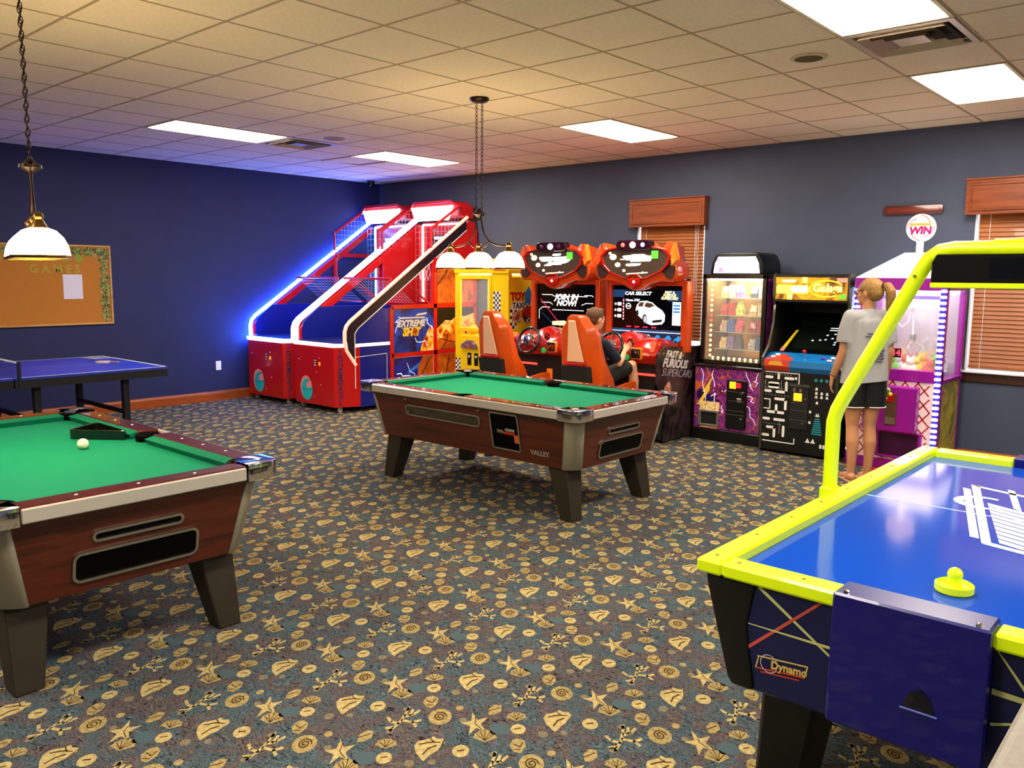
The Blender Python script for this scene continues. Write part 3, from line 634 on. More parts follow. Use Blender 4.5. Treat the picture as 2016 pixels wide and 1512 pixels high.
        for i in range(1, 9): z = 1.97+i*.07; cg.tube([(xm, max(1.5, 1.5+(z-2.275)/.625), z), (xm, min(2.05, 1.5+(z-1.92)/.64), z)], .0025, 4)
        cg.build('cage_mesh', wire, t)
        # posts on the outside
        if not art and s < 0:
            B(x0, x1, 1.47, 1.53, 1.26, 1.95).build('post', redm, t); B(x0, x1, 1.5, 2.33, 1.93, 1.98).build('crossbar', redm, t)
        if not (art and s > 0): s_posts = ()
        else: s_posts = ((.80, 1.27), (1.55, 1.9), (2.31, 2.3))
        for y, z1 in s_posts: B(min(s*h, s*(h+.012)), max(s*h, s*(h+.012)), y-.028, y+.028, .06, z1).build('post', redm, t)
        for z in ((.66, 1.275) if s_posts else ()): B(min(s*h, s*(h+.012)), max(s*h, s*(h+.012)), .80, 2.33, z-.026, z+.026).build('crossbar', redm, t)
        MB().prism([(1.0, 1.62), (1.03, 1.60), (1.55, 1.26), (1.50, 1.26)], xm-.012, xm+.012, 'x').build('net_brace', redm, t)
    # dark band with pinstripe on the outer right side
    X = h+.004
    if not art: X = h+.001
    mb = MB(); mb.flat([(.10, .78), (.10, 1.0), (.18, 1.10), (2.14, 2.42), (2.14, 2.29), (.27, 1.03), (.22, .97), (.22, .60)], X, 'x', 0)
    mb.build('band', mat('band_dark', '#1c0a20', .4), t, norm=False)
    mb = MB(); stroke(mb, [(2.14, 2.285), (.275, 1.03), (.225, .965), (.225, .30)], .012, X+.001, 'x', 0); stroke(mb, [(.225, .68), (.72, .70), (.72, .30)], .006, X+.001, 'x', 0); mb.build('pinstripe', white, t, norm=False)
    if art: MB().tube([(X, .085, .87), (X, .10, .77), (X, .235, .585)], .02, 8).build('rail_tail', pinkrail, t, smooth=1)
    # printed side panels
    if art:
        px = h+.0015
        p = MB().flat([(.83, .69), (1.52, .69), (1.52, 1.25), (.83, 1.25)], px, 'x').build('art_panel', splash('storm_print', ['#05061c', '#0a1a70', '#1a4ad0', '#150a40'], 3.2, .3), t, norm=False)
        fire = splash('fire_print', ['#2a0a04', '#c84a08', '#ffb01c', '#ffe0a0', '#e05a0a'], 5., .35, dist=2.)
        MB().flat([(1.28, .69), (1.52, .69), (1.52, .98), (1.45, 1.0), (1.40, .92), (1.33, .82)], px+.0008, 'x').build('flame', fire, p, norm=False)
        text('EXTREME', .115, mat('steel_print', '#d8dde8', .3, .3), p, right(px+.002, 1.13, 1.055), shear=.3, bold=.006, sx=.95)
        text('SH T', .14, mat('gold_print', '#ffc21c', .4), p, right(px+.002, 1.13, .945), shear=.2, bold=.008)
        MB().flat(circ(1.195, .945, .048, 18, ry=.052), px+.003, 'x').build('logo_ball', ballo, p, norm=False)
        mb = MB(); stroke(mb, [(1.155, .925), (1.235, .965)], .007, px+.004, 'x'); stroke(mb, [(1.18, .99), (1.215, .90)], .007, px+.004, 'x'); mb.build('logo_ball_seam', black, p, norm=False)
        mb = MB(); mb.flat([(.93, 1.12), (1.38, 1.12), (1.36, 1.14), (.95, 1.14)], px+.002, 'x'); mb.flat([(.96, 1.0), (1.32, 1.0), (1.3, 1.008), (.98, 1.008)], px+.0022, 'x'); mb.flat([(1.2, 1.15), (1.4, 1.17), (1.4, 1.195), (1.24, 1.18)], px+.002, 'x'); mb.build('logo_bar', mat('steel_print', '', .3), p, norm=False)
        mb = MB(); bolt(mb, 1.2, .87, 1.42, .76, .008, px+.003, 'x', seed=4); bolt(mb, .86, .95, .92, 1.15, .008, px+.003, 'x', seed=5); bolt(mb, 1.40, 1.12, 1.5, .98, .01, px+.003, 'x', seed=9); mb.build('lightning', mat('bolt_print', '#cfe4ff', .4, emit=.4), p, norm=False)
        p = MB().flat([(1.58, .69), (2.28, .69), (2.28, 1.25), (1.58, 1.25)], px, 'x').build('art_panel', mat('art_dark', '#120a08', .4), t, norm=False)
        MB().flat([(1.58, .69), (1.95, .69), (2.28, .72), (2.28, 1.16), (2.1, 1.12), (1.98, 1.14), (1.84, 1.07), (1.74, 1.08), (1.58, .97)], px+.0008, 'x').build('flame', fire, p, norm=False)
        MB().flat([(1.58, .69), (2.28, .69), (2.2, .83), (2.0, .91), (1.8, .90), (1.58, .80)], px+.0014, 'x').build('ball_art', ballo, p, norm=False)
        mb = MB(); stroke(mb, [(1.62, .84), (1.8, .80), (2.2, .72)], .012, px+.002, 'x'); stroke(mb, [(1.66, .69), (1.76, .80), (1.78, .90)], .012, px+.002, 'x'); stroke(mb, [(1.9, .69), (1.96, .8), (1.94, .91)], .012, px+.002, 'x'); mb.build('ball_seam', mat('seam_dark', '#3a0a0a', .5), p, norm=False)
        p = MB().flat([(.83, .08), (1.52, .08), (1.52, .63), (.83, .63)], px, 'x').build('art_panel', splash('blue_print', ['#04082e', '#08128a', '#0a2ac0', '#4aa0e8'], 2.2, .3), t, norm=False)
        MB().flat([(1.30, .08), (1.52, .08), (1.52, .63), (1.33, .63), (1.25, .5), (1.23, .3)], px+.0008, 'x').build('ball_art', ballo, p, norm=False)
        mb = MB(); stroke(mb, [(1.26, .30), (1.38, .50), (1.50, .62)], .014, px+.0016, 'x', 1); bolt(mb, .88, .42, 1.2, .34, .012, px+.0016, 'x', 0, seed=6, amp=.03); bolt(mb, 1.05, .55, 1.2, .36, .006, px+.0016, 'x', 0, seed=8, amp=.03); mb.build('lightning', [mat('bolt_print', '', .4), mat('seam_dark', '', .5)], p, norm=False)
        p = MB().flat([(1.58, .08), (2.28, .08), (2.28, .63), (1.58, .63)], px, 'x').build('art_panel', ballo, t, norm=False)
        mb = MB(); stroke(mb, [(1.62, .08), (1.76, .40), (1.82, .63)], .016, px+.001, 'x'); stroke(mb, [(2.0, .08), (2.06, .4), (2.02, .63)], .016, px+.001, 'x'); mb.build('ball_seam', mat('seam_dark', '', .5), p, norm=False)
        p = MB().flat([(1.60, 1.31), (2.27, 1.31), (2.27, 1.86), (1.60, 1.86)], px, 'x').build('art_panel', ballo, t, norm=False)
        mb = MB(); stroke(mb, [(1.6, 1.55), (1.75, 1.7), (1.82, 1.86)], .018, px+.001, 'x'); stroke(mb, [(1.92, 1.31), (1.98, 1.6), (2.12, 1.86)], .018, px+.001, 'x'); mb.build('ball_seam', mat('seam_dark', '', .5), p, norm=False)
        mb = MB()
        for y0, y1, z0, z1 in ((.83, 1.52, .08, .63), (1.58, 2.28, .08, .63)): stroke(mb, [(y0, z0), (y0, z1), (y1, z1), (y1, z0)], .008, px+.003, 'x')
        mb.build('panel_line', mat('pale_line', '#f0d8d8', .5), t, norm=False)
    # ramp, backboard, hood
    MB().prism([(.79, .80), (2.25, 1.18), (2.25, 1.14), (.79, .76)], -h+.04, h-.04, 'x').build('ball_ramp', navy, t)
    bb = MB().box(-h+.04, h-.04, 2.24, 2.30, 1.15, 2.42).build('backboard', redm, t)
    B(-.30, .34, 2.232, 2.24, 2.02, 2.24).build('score_display', mat('display_dark', '#2a0408', .2), bb)
    dig = glow('digits', '#ffd8d8', 2.2)
    text('HIGHEST   TIME   SCORE', .052, dig, bb, front(.05, 2.229, 2.195), bold=.0015); text('HI P' if not art else '74   1990', .12, dig, bb, front(.08, 2.229, 2.10), bold=.001)
    B(-.26, .26, 2.22, 2.24, 1.30, 1.92).build('target_panel', splash('target_print', ['#20203a', '#8a4a60', '#d0b8c0', '#e8a020'], 4., .3), bb)
    for x in (-.46, .46): MB().tube([(x, 2.225, 1.29), (x, 2.225, 2.38)], .016, 8).build('light_tube', ledc if not art else glow('led_warm', '#ffd8cc', 1.6), bb)
    MB().tube([(-.46, 2.225, 2.385), (.46, 2.225, 2.385)], .014, 8).build('light_tube', ledc if not art else glow('led_warm', '#ffd8cc', 1.6), bb)
    MB().tube([(h-.045, 1.78, 1.29), (h-.045, 1.78, 2.06)], .016, 8).build('light_tube', ledb, t)
    mesh = MB()
    for i in range(12): x = -.42+.84*i/11; mesh.box(x-.0018, x+.0018, 2.05, 2.053, 1.3, 2.36)
    for i in range(14): z = 1.3+1.06*i/13; mesh.box(-.42, .42, 2.05, 2.053, z-.0018, z+.0018)
    mesh.build('screen_mesh', wire, t)
    hoop = MB().tube([(.0+.15*math.cos(a), 2.03-.16+.15*math.sin(a), 1.83) for a in [2*PI*i/22 for i in range(22)]], .011, 7, closed=True).build('hoop', redm, t, smooth=1)
    nm = MB()
    for i in range(12): a = 2*PI*i/12; nm.tube([(.15*math.cos(a), 1.87+.15*math.sin(a), 1.82), (.10*math.cos(a+.3), 1.87+.10*math.sin(a+.3), 1.70), (.085*math.cos(a+.6), 1.87+.085*math.sin(a+.6), 1.60)], .003, 4)
    nm.build('hoop_net', white, hoop)
    # guard net across the ramp
    MB().tube([(-h+.03, .83, 1.625), (h-.03, .83, 1.625)], .016, 8).build('guard_bar', redm, t); MB().tube([(-h+.03, 1.22, 1.31), (h-.03, 1.22, 1.31)], .016, 8).build('guard_bar', redm, t)
    gm = MB()
    for i in range(15): x = -h+.06+(2*h-.12)*i/14; gm.tube([(x, .83, 1.62), (x, 1.22, 1.315)], .002, 4)
    for i in range(1, 8): q = i/8; gm.tube([(-h+.04, .83+.39*q, 1.62-.305*q), (h-.04, .83+.39*q, 1.62-.305*q)], .002, 4)
    gm.build('guard_mesh', wire, t)
    hood = MB().loft([[(-h+.02, 2.30, 2.44), (h-.02, 2.30, 2.44), (h-.02, 2.30, 2.60), (h-.14, 2.30, 2.68), (-h+.14, 2.30, 2.68), (-h+.02, 2.30, 2.60)], [(-h+.02, 2.05, 2.47), (h-.02, 2.05, 2.47), (h-.02, 2.02, 2.58), (h-.14, 2.0, 2.66), (-h+.14, 2.0, 2.66), (-h+.02, 2.02, 2.58)]]).build('hood', redm, t, bev=.008)
    MB().prism([(-.42, 2.61), (.42, 2.61), (.33, 2.42), (-.33, 2.42)], 1.965, 1.985, 'y', top=[(-.42, 2.61), (.42, 2.61), (.33, 2.42), (-.33, 2.42)]).build('hood_light', hoodlight, hood)
    MB().tube([(-h+.02, 2.0, 2.58), (-h+.14, 1.97, 2.665), (h-.14, 1.97, 2.665), (h-.02, 2.0, 2.58)], .022, 8).build('hood_rail', redm, hood)
    return t
basketball_game('red basketball shooting game against the navy wall, its lights blue white', (.545, -2.40, 0), False)
basketball_game('red basketball shooting game with flaming ball side panels, next to the yellow toy crane', (1.60, -2.38, 0), True)
# ================================================================== TOY CRANE (yellow)
def checker(mb, u0, v0, nu, nv, s, a, ax, m0=0, m1=1):
    for i in range(nu):
        for j in range(nv): mb.flat([(u0+i*s, v0+j*s), (u0+i*s+s, v0+j*s), (u0+i*s+s, v0+j*s+s), (u0+i*s, v0+j*s+s)], a, ax, m0 if (i+j) % 2 else m1)
    return mb
t = thing('toy_crane', 'bright yellow toy crane machine with a TAXI picture on its side', 'crane game', (2.98, -.86, 0))
h, D, Z = .46, .80, 1.88; ye = mat('yellow_crane', '#f2c800', .35, coat=.2, noise=.04, nscale=4)
B(-h, h, 0, D, .06, .92).build('lower_cabinet', ye, t, bev=.006); B(-h+.02, h-.02, .02, D-.02, 0, .06).build('plinth', black, t)
for x0, x1, y0, y1 in ((-h, -h+.06, 0, .06), (h-.06, h, 0, .06), (-h, -h+.06, D-.06, D), (h-.06, h, D-.06, D)): B(x0, x1, y0, y1, .92, 1.70).build('corner_post', ye, t)
hd = B(-h-.01, h+.01, -.012, D, 1.70, Z).build('header', ye, t, bev=.006)
B(-h+.03, h-.03, D-.03, D-.01, .92, 1.70).build('back_panel', mat('crane_back', '#8a7a20', .5), t)
B(-h+.06, h-.06, .03, D-.06, 1.685, 1.70).build('inner_light', glow('crane_light', '#ffe9a0', 5.), t)
fr = MB().ring([(-.40, .97), (.18, .97), (.18, 1.68), (-.40, 1.68)], [(-.36, 1.02), (.13, 1.02), (.13, 1.63), (-.36, 1.63)], -.012, .02).build('door_frame', ye, t, bev=.004)
B(-.36, .13, .002, .006, 1.02, 1.63).build('door_glass', glass, fr)
B(.18, .40, .0, .012, .92, 1.70).build('front_infill', ye, t)
mb = checker(MB(), .21, 1.18, 4, 10, .03, -.0006, 'y'); mb.build('checker_print', [black, white], t, norm=False)
B(.10, .125, .02, .05, .97, 1.66).build('light_post', glow('crane_post', '#fff2b0', 2.), t)
# claw inside
cw = MB().tube([(-.08, .3, 1.685), (-.08, .3, 1.5)], .008, 6).build('claw_rod', steel, t); MB().ball((-.08, .3, 1.48), .035, 12, 8).build('claw_hub', mat('claw_red', '#a01010', .3), t, smooth=3)
for k in range(3):
    a = 2*PI*k/3; MB().tube([(-.08+.02*math.cos(a), .3+.02*math.sin(a), 1.46), (-.08+.07*math.cos(a), .3+.07*math.sin(a), 1.40), (-.08+.03*math.cos(a), .3+.03*math.sin(a), 1.32)], .006, 6).build('claw_finger', steel, t)
# front lower art
mb = checker(MB(), -.45, .12, 3, 18, .028, -.0008, 'y'); mb.build('checker_print', [black, white], t, norm=False)
sp = MB().prism([(-.32, .80), (-.22, .86), (-.12, .86), (-.06, .80), (-.05, .76), (-.33, .76)], -.03, 0, 'y').build('art_car', splash('car_print', ['#2a2a34', '#5a6a8a', '#8a1a14', '#c0c0c8'], 14., .4), t)
for x in (-.2, -.08):
    c = B(x-.035, x+.035, -.006, 0, .54, .70).build('coin_slot', black, t, bev=.004); B(x-.012, x+.012, -.009, -.006, .64, .67).build('slot_light', white, c)
B(-.25, -.05, -.002, 0, .44, .50).build('sticker', mat('sticker_orange', '#e8a030', .5), t); B(-.05, .42, -.03, 0, .14, .42).build('prize_door', black, t, bev=.01)
mat('red_print', '#c01808', .5); B(.22, .42, -.016, -.012, 1.74, 1.84).build('header_badge', mat('badge_red', '#c83010', .4), hd)
# side art (facing the racing games)
sx = h+.0015; ylw = mat('yellow_print', '#ffd400', .4)
pn = MB().flat([(.03, .10), (D-.03, .10), (D-.03, 1.66), (.03, 1.66)], sx, 'x').build('side_art', ylw, t, norm=False)
mb = checker(MB(), .03, .95, 3, 9, .04, sx+.001, 'x'); checker(mb, .30, 1.0, 6, 12, .035, sx+.001, 'x'); mb.build('checker_print', [black, white], pn, norm=False)
text('TOY', .13, mat('red_print', '', .5), pn, right(sx+.002, .17, 1.42), bold=.01)
MB().flat([(.06, 1.26), (.30, 1.26), (.30, 1.36), (.06, 1.36)], sx+.002, 'x').build('taxi_plate', white, pn, norm=False); text('TAXI', .10, black, pn, right(sx+.003, .18, 1.31), bold=.003)
MB().flat([(.30, 1.34), (.44, 1.34), (.44, 1.46), (.37, 1.55), (.30, 1.46)], sx+.003, 'x').build('house_art', mat('blue_print2', '#2a78c0', .5), pn, norm=False)
mb = MB(); mb.flat([(.24, 1.16), (.50, 1.16), (.50, 1.22), (.45, 1.30), (.32, 1.30), (.24, 1.24)], sx+.0034, 'x', 0); mb.flat(circ(.30, 1.16, .03, 12), sx+.004, 'x', 1); mb.flat(circ(.44, 1.16, .03, 12), sx+.004, 'x', 1); mb.build('car_art', [mat('red_print', '', .5), black], pn, norm=False)
mb = MB(); mb.flat([(.06, 1.10), (.22, 1.10), (.22, 1.24), (.06, 1.24)], sx+.0026, 'x'); mb.build('figures_art', splash('figures_print', ['#a06a3a', '#e0c8a0', '#c03a20', '#5a3a2a'], 16., .5), pn, norm=False)
mb = MB(); rnd = random.Random(5)
mb.flat([(.03, .84), (.55, .84), (.55, 1.02), (.40, 1.10), (.2, 1.08), (.03, 1.0)], sx+.002, 'x', 0); mb.flat(circ(.18, .92, .06, 14), sx+.0028, 'x', 1)
for k in range(70):
    y, z, r = rnd.uniform(.03, .6), rnd.uniform(.55, .88), rnd.uniform(.012, .03); mb.flat(circ(y, z, r, 7), sx+.003+k*2e-5, 'x', rnd.choice((2, 2, 3, 4)))
mb.build('flower_art', [ylw, black, mat('magenta_print', '#8a1048', .5), mat('leaf_print', '#4a9a2a', .5), mat('orange_print', '#e08a20', .5)], pn, norm=False)
# plush toys inside
for k in range(9):
    o = MB(); cx, cy, r = -.28+.26*(k % 3)+random.uniform(-.03, .03), .16+.22*(k//3)+random.uniform(-.02, .02), random.uniform(.055, .075)
    o.ball((0, 0, r), (r, r, r), 10, 7); o.ball((0, -.2*r, 2.2*r), r*.62, 9, 6); o.ball((.45*r, -.2*r, 2.75*r), r*.25, 7, 5); o.ball((-.45*r, -.2*r, 2.75*r), r*.25, 7, 5)
    c = ['#c8a020', '#7a4a20', '#c05a18', '#d8c060', '#803020'][k % 5]
    ob = o.build('plush_toy', mat('plush%d' % (k % 5), c, .95), None, smooth=3, loc=(2.98+cx, -.86+cy, .925)); tag(ob, ['golden', 'brown', 'orange', 'cream', 'dark red'][k % 5]+' plush toy behind the glass of the yellow crane', 'plush toy', 'plush toys in the yellow crane')

# ================================================================== RACING GAMES
hot = mat('racer_orange', '#d2450a', .25, coat=.5, noise=.12, nscale=3); hot2 = mat('racer_red', '#a81206', .25, coat=.5, noise=.1, nscale=3); amber = mat('racer_amber', '#e87a12', .25, coat=.5)
scrn = mat('screen_black', '#050608', .12)
def racer(label, cx, kind):
    t = thing('racing_game', label, 'arcade game', (cx, -1.36, 0), 0, 'racing arcade cabinets')
    # body
    B(-.44, .44, .16, 1.28, .03, .80).build('lower_body', matte, t, bev=.01)
    side = [(.02, .62), (.02, .92), (.16, .985), (.72, .96), (1.28, .96), (1.28, .02), (.18, .02), (.20, .30)]
    for s in (-1, 1):
        x0, x1 = sorted((s*.45, s*.47)); sp = MB().prism(side, x0, x1, 'x').build('side_panel', splash('racer_side', ['#08080a', '#181214', '#3a2c2c', '#0a0a0c', '#201414'], 2.6, .35), t)
        if s > 0:
            X = .4715
            art = mat('side_white', '#e4dcd8', .5)
            text('FAST &', .10, art, sp, right(X, .33, .895) @ Matrix.Rotation(-.12, 4, 'Z'), shear=.35, bold=.004)
            text('FURIOUS', .12, art, sp, right(X, .36, .80) @ Matrix.Rotation(-.12, 4, 'Z'), shear=.3, bold=.004)
            text('SUPERCARS', .115, art, sp, right(X, .40, .70) @ Matrix.Rotation(-.12, 4, 'Z'), shear=.3, bold=-.003)
            MB().flat([(.16, .58), (.26, .64), (.30, .56), (.26, .50), (.3, .42), (.22, .46)], X, 'x').build('side_flash', splash('flash_print', ['#c8a878', '#b03a2a', '#e8dcc8'], 12.), sp, norm=False)
            MB().tube([(.477, .06, .36), (.477, .05, .12)], .006, 6).build('trim_rod', steel, sp)
    # rear tower and monitor surround
    B(-.34, .34, .60, .86, .96, 1.66).build('tower', matte, t, bev=.01)
    mo = MB().ring([(-.495, .90), (.495, .90), (.50, 1.30), (.495, 1.64), (-.495, 1.64), (-.50, 1.30)], [(-.435, .965), (.435, .965), (.435, 1.30), (.435, 1.585), (-.435, 1.585), (-.435, 1.30)], .50, .64).build('monitor_surround', hot, t, bev=.012, seg=2)
    sc_ = B(-.44, .44, .545, .60, .96, 1.59).build('screen', scrn, t)
    Y = .5435; se = glow('screen_white', '#e8f0f4', .75)
    g = MB()
    if kind == 0:
        text('JOIN IN\nNOW!', .088, se, sc_, front(.0, Y, 1.44), shear=.25, bold=.0035, sx=1.1)
        for P in ([(-.36, 1.505), (-.2, 1.505), (-.19, 1.49), (.3, 1.49)], [(.26, 1.505), (.36, 1.505), (.38, 1.49)], [(-.36, 1.41), (-.24, 1.41), (-.2, 1.385)], [(.22, 1.385), (.28, 1.41), (.38, 1.41)], [(-.2, 1.32), (.25, 1.32)], [(-.4, 1.20), (-.4, 1.31), (-.35, 1.35), (-.24, 1.35)], [(.3, 1.34), (.36, 1.34), (.40, 1.29), (.40, 1.20)]): stroke(g, P, .008, Y, 'y', 0)
        stroke(g, [(-.38, 1.45), (-.1, 1.16), (-.05, 1.0)], .01, Y-.0004, 'y', 1); stroke(g, [(-.36, 1.28), (-.16, 1.12), (-.14, 1.0)], .008, Y-.0004, 'y', 5)
        g.flat([(-.2, 1.13), (-.02, 1.13), (.0, 1.17), (-.03, 1.19), (-.2, 1.175)], Y-.0008, 'y', 2); g.flat(circ(-.02, 1.16, .028, 12), Y-.001, 'y', 2)
        g.flat([(.14, 1.13), (.29, 1.14), (.29, 1.17), (.14, 1.17)], Y-.0008, 'y', 3); g.flat(circ(.28, 1.16, .028, 12), Y-.001, 'y', 4); g.flat([(-.03, .98), (.12, .98), (.12, 1.02), (-.03, 1.02)], Y-.0008, 'y', 2)
    else:
        text('CAR SELECT', .05, se, sc_, front(-.12, Y-.0006, 1.545), shear=.25, bold=.002, sx=1.2); text('FAST &\nFURIOUS\nSUPERCARS', .038, glow('screen_gold', '#ffe9a8', 1.2), sc_, front(.27, Y-.0006, 1.53), shear=.2, bold=.001)
        g.flat([(-.44, 1.50), (-.30, 1.50), (-.26, 1.585), (-.44, 1.585)], Y, 'y', 5); g.flat([(.26, 1.46), (.44, 1.48), (.44, 1.585), (.22, 1.585)], Y, 'y', 5)
        g.flat([(-.44, 1.10), (.44, 1.10), (.44, 1.14), (-.44, 1.14)], Y, 'y', 5); g.flat([(-.44, .975), (.44, .975), (.44, 1.10), (-.44, 1.10)], Y, 'y', 6)
        for z in (1.112, .985): stroke(g, [(-.43, z), (.43, z)], .007, Y-.0004, 'y', 0)
        text('Nissan 370Z', .035, se, sc_, front(-.18, Y-.0006, 1.468), bold=.001)
        g.ring(circ(-.235, 1.40, .035, 18), circ(-.235, 1.40, .026, 18), Y-.0010, Y-.0006, 'y', 0); stroke(g, [(-.262, 1.40), (-.208, 1.40)], .012, Y-.0012, 'y', 0)
        for k, z in enumerate((1.42, 1.35, 1.28)): g.flat(circ(-.40, z, .016, 10), Y-.0006, 'y', 7); g.flat([(-.375, z-.018), (-.325, z-.018), (-.325, z+.02), (-.375, z+.02)], Y-.0006, 'y', 0)
        for k in range(14): g.flat([(-.305, 1.24+k*.018), (-.29, 1.24+k*.018), (-.29, 1.255+k*.018), (-.305, 1.255+k*.018)], Y-.0006, 'y', 1 if k % 2 else 0)
        g.flat([(.31, 1.20), (.41, 1.20), (.41, 1.46), (.31, 1.46)], Y-.0006, 'y', 0)
        for k in range(3): g.flat([(.32, 1.34+k*.035), (.40, 1.34+k*.035), (.40, 1.36+k*.035), (.32, 1.36+k*.035)], Y-.0010, 'y', 8)
        # white coupe in three-quarter view
        g.flat([(-.14, 1.36), (-.125, 1.42), (-.08, 1.46), (.0, 1.465), (.07, 1.445), (.11, 1.41), (.19, 1.36), (.225, 1.31), (.22, 1.24), (.19, 1.205), (.06, 1.19), (-.02, 1.215), (-.04, 1.24), (-.09, 1.28), (-.125, 1.31)], Y-.0008, 'y', 0)
        g.flat([(-.035, 1.40), (-.01, 1.447), (.055, 1.438), (.095, 1.41), (.03, 1.385)], Y-.0012, 'y', 9); g.flat([(-.115, 1.40), (-.09, 1.443), (-.035, 1.45), (-.055, 1.395)], Y-.0012, 'y', 9)
        g.flat([(.07, 1.215), (.185, 1.23), (.19, 1.262), (.07, 1.245)], Y-.0012, 'y', 10); g.flat([(.035, 1.27), (.07, 1.285), (.06, 1.305), (.03, 1.29)], Y-.0012, 'y', 7); g.flat([(.195, 1.28), (.218, 1.275), (.215, 1.30), (.20, 1.305)], Y-.0012, 'y', 7)
        stroke(g, [(-.05, 1.385), (.0, 1.32), (.03, 1.305)], .005, Y-.0012, 'y', 7); stroke(g, [(.04, 1.375), (.09, 1.32), (.1, 1.29)], .004, Y-.0012, 'y', 7); stroke(g, [(.1, 1.385), (.17, 1.33), (.185, 1.30)], .004, Y-.0012, 'y', 7)
        g.flat(circ(-.025, 1.255, .03, 16, ry=.058), Y-.0012, 'y', 10); g.flat(circ(-.02, 1.255, .018, 14, ry=.04), Y-.0014, 'y', 7); g.flat(circ(-.118, 1.325, .016, 14, ry=.036), Y-.0012, 'y', 10)
        for k in range(4): g.flat([(-.26+k*.105, 1.155), (-.20+k*.105, 1.155), (-.19+k*.105, 1.172), (-.25+k*.105, 1.172)], Y-.0006, 'y', 1)
        for k in range(7):
            x = -.38+k*.127; c = 0 if k == 3 else 8; w_ = .06 if k == 3 else .05
            g.flat([(x-w_, 1.015), (x-w_*.9, 1.045), (x-w_*.3, 1.06), (x, 1.082), (x+w_*.6, 1.08), (x+w_, 1.05), (x+w_, 1.02)], Y-.0008, 'y', c); g.flat(circ(x-.5*w_, 1.018, .014, 10), Y-.001, 'y', 10); g.flat(circ(x+.6*w_, 1.02, .014, 10), Y-.001, 'y', 10)
    g.build('screen_picture', [se, glow('scr_red', '#c81a3a', .9), glow('scr_yellow', '#ffd98a', 1.2), glow('scr_purple', '#7a3ad8', 1.1), glow('scr_lilac', '#d8b0ff', 1.3), glow('scr_navy', '#0a3a6a', .5), glow('scr_navy2', '#081a3a', .4), glow('scr_grey', '#a8b0b8', .8), glow('scr_blue', '#1a7ac0', .7), glow('scr_brown', '#4a3020', .4), glow('scr_dark', '#101216', .2)], sc_, norm=False)
    for ch in sc_.children:
        if ch.name.startswith('screen_picture'): ch.scale.z = .93; ch.location.z = .062
        else: ch.location.z = ch.location.z*.93+.062
    # dashboard: swept shell
    rings = []
    for i in range(25):
        u = -1+i/12; x = .445*u
        crown = .055*math.cos(u*PI)*.5+.02*math.cos(3*u*PI); zt = 1.03+crown*(1 if abs(u) < .95 else .4); fr_ = .02*math.cos(2*PI*u)
        rings.append([(x, .50, zt+.0), (x, .26, zt+.045*(1-u*u)), (x, .12, zt+.015), (x, .05+fr_, .985+crown*.4), (x, .0+fr_, .90), (x, .02+fr_, .84), (x, .10, .80), (x, .50, .80)])
    da = MB().loft(rings).build('dashboard', hot2, t, smooth=.9)
    for s in (-1, 1): MB().loft([[(s*(.34+.02*k), .04-.004*k+.03*abs(v-2), .84+.05*v) for v in range(5)]+[(s*(.34+.02*k), .10, .84+.05*v) for v in range(4, -1, -1)] for k in range(5)]).build('dash_fin', hot if s > 0 else amber, da, smooth=.7)
    # wheel
    Mw = Matrix.Translation((-.03, -.075, .975)) @ Matrix.Rotation(1.25, 4, 'X')
    wh = MB(); wh.M = Mw; wh.tube([(.142*math.cos(a), .142*math.sin(a), 0) for a in [2*PI*i/28 for i in range(28)]], .017, 8, closed=True)
    sw = wh.build('steering_wheel', mat('wheel_black', '#15110f', .25, coat=.4), t, smooth=1)
    wh = MB(); wh.M = Mw; wh.lathe([(.04, .03), (.066, .02), (.07, .0), (.03, -.03), (.03, -.10)], 20); wh.build('wheel_hub', chrome, sw, smooth=.7)
    for a in (PI*.5, PI*1.17, PI*1.83):
        wh = MB(); wh.M = Mw; wh.tube([(.05*math.cos(a), .05*math.sin(a), .0), (.14*math.cos(a), .14*math.sin(a), 0)], .013, 6); wh.build('spoke', chrome, sw)
    wh = MB(); wh.M = Mw; wh.lathe([(.03, .02), (.026, .026), (.002, .028)], 14); wh.build('horn_button', mat('horn_dark', '#3a2a40', .2), sw)
    ga = B(.17, .31, -.018, .02, .855, .975).build('shifter_plate', amber, da, bev=.012); B(.19, .29, -.024, -.017, .87, .96).build('shifter_gate', mat('gate_dark', '#1a1410', .3), ga)
    for k in range(5): B(.20+.018*k, .21+.018*k, -.027, -.024, .885+.012*(k % 3), .945-.008*(k % 2)).build('gate_bar', chrome, ga)
    MB().tube([(.24, -.02, .915), (.24, -.06, .95)], .006, 6).build('shift_lever', chrome, ga); MB().ball((.24, -.066, .955), .018, 10, 7).build('shift_knob', black, ga)
    MB().lathe([(.028, 0), (.03, .012), (.02, .018)], 16).build('start_button', glow('green_button', '#0a8a3a', .6), da, loc=(.13, -.006, .87)).rotation_euler = (PI/2, 0, 0)
    for x, z, r in ((.16, 1.02, .04), (-.33, .96, .03), (-.36, .90, .025)): MB().lathe([(r, 0), (r, .015), (r*.7, .012), (r*.4, .02), (.002, .02)], 16).build('dial', mat('dial_red', '#7a0c06', .2, coat=.6), da, loc=(x, .02, z)).rotation_euler = (PI/2, 0, 0)
    # pedal box, coin box, glow bar
    B(-.40, .40, .10, .16, .05, .80).build('kick_panel', matte, t); B(.10, .17, .085, .10, .48, .66).build('coin_door', mat('coin_or', '#e0701c', .4, emit=.3), t); MB().tube([(-.38, .09, .70), (-.05, .09, .70)] if kind == 0 else [(.08, .09, .70), (.42, .09, .70)], .012, 6).build('glow_bar', glow('glow_red', '#ff4030', 1.5), t)
    for x in (-.14, .04): B(x-.035, x+.035, .02, .09, .12, .26).build('pedal', steel, t)
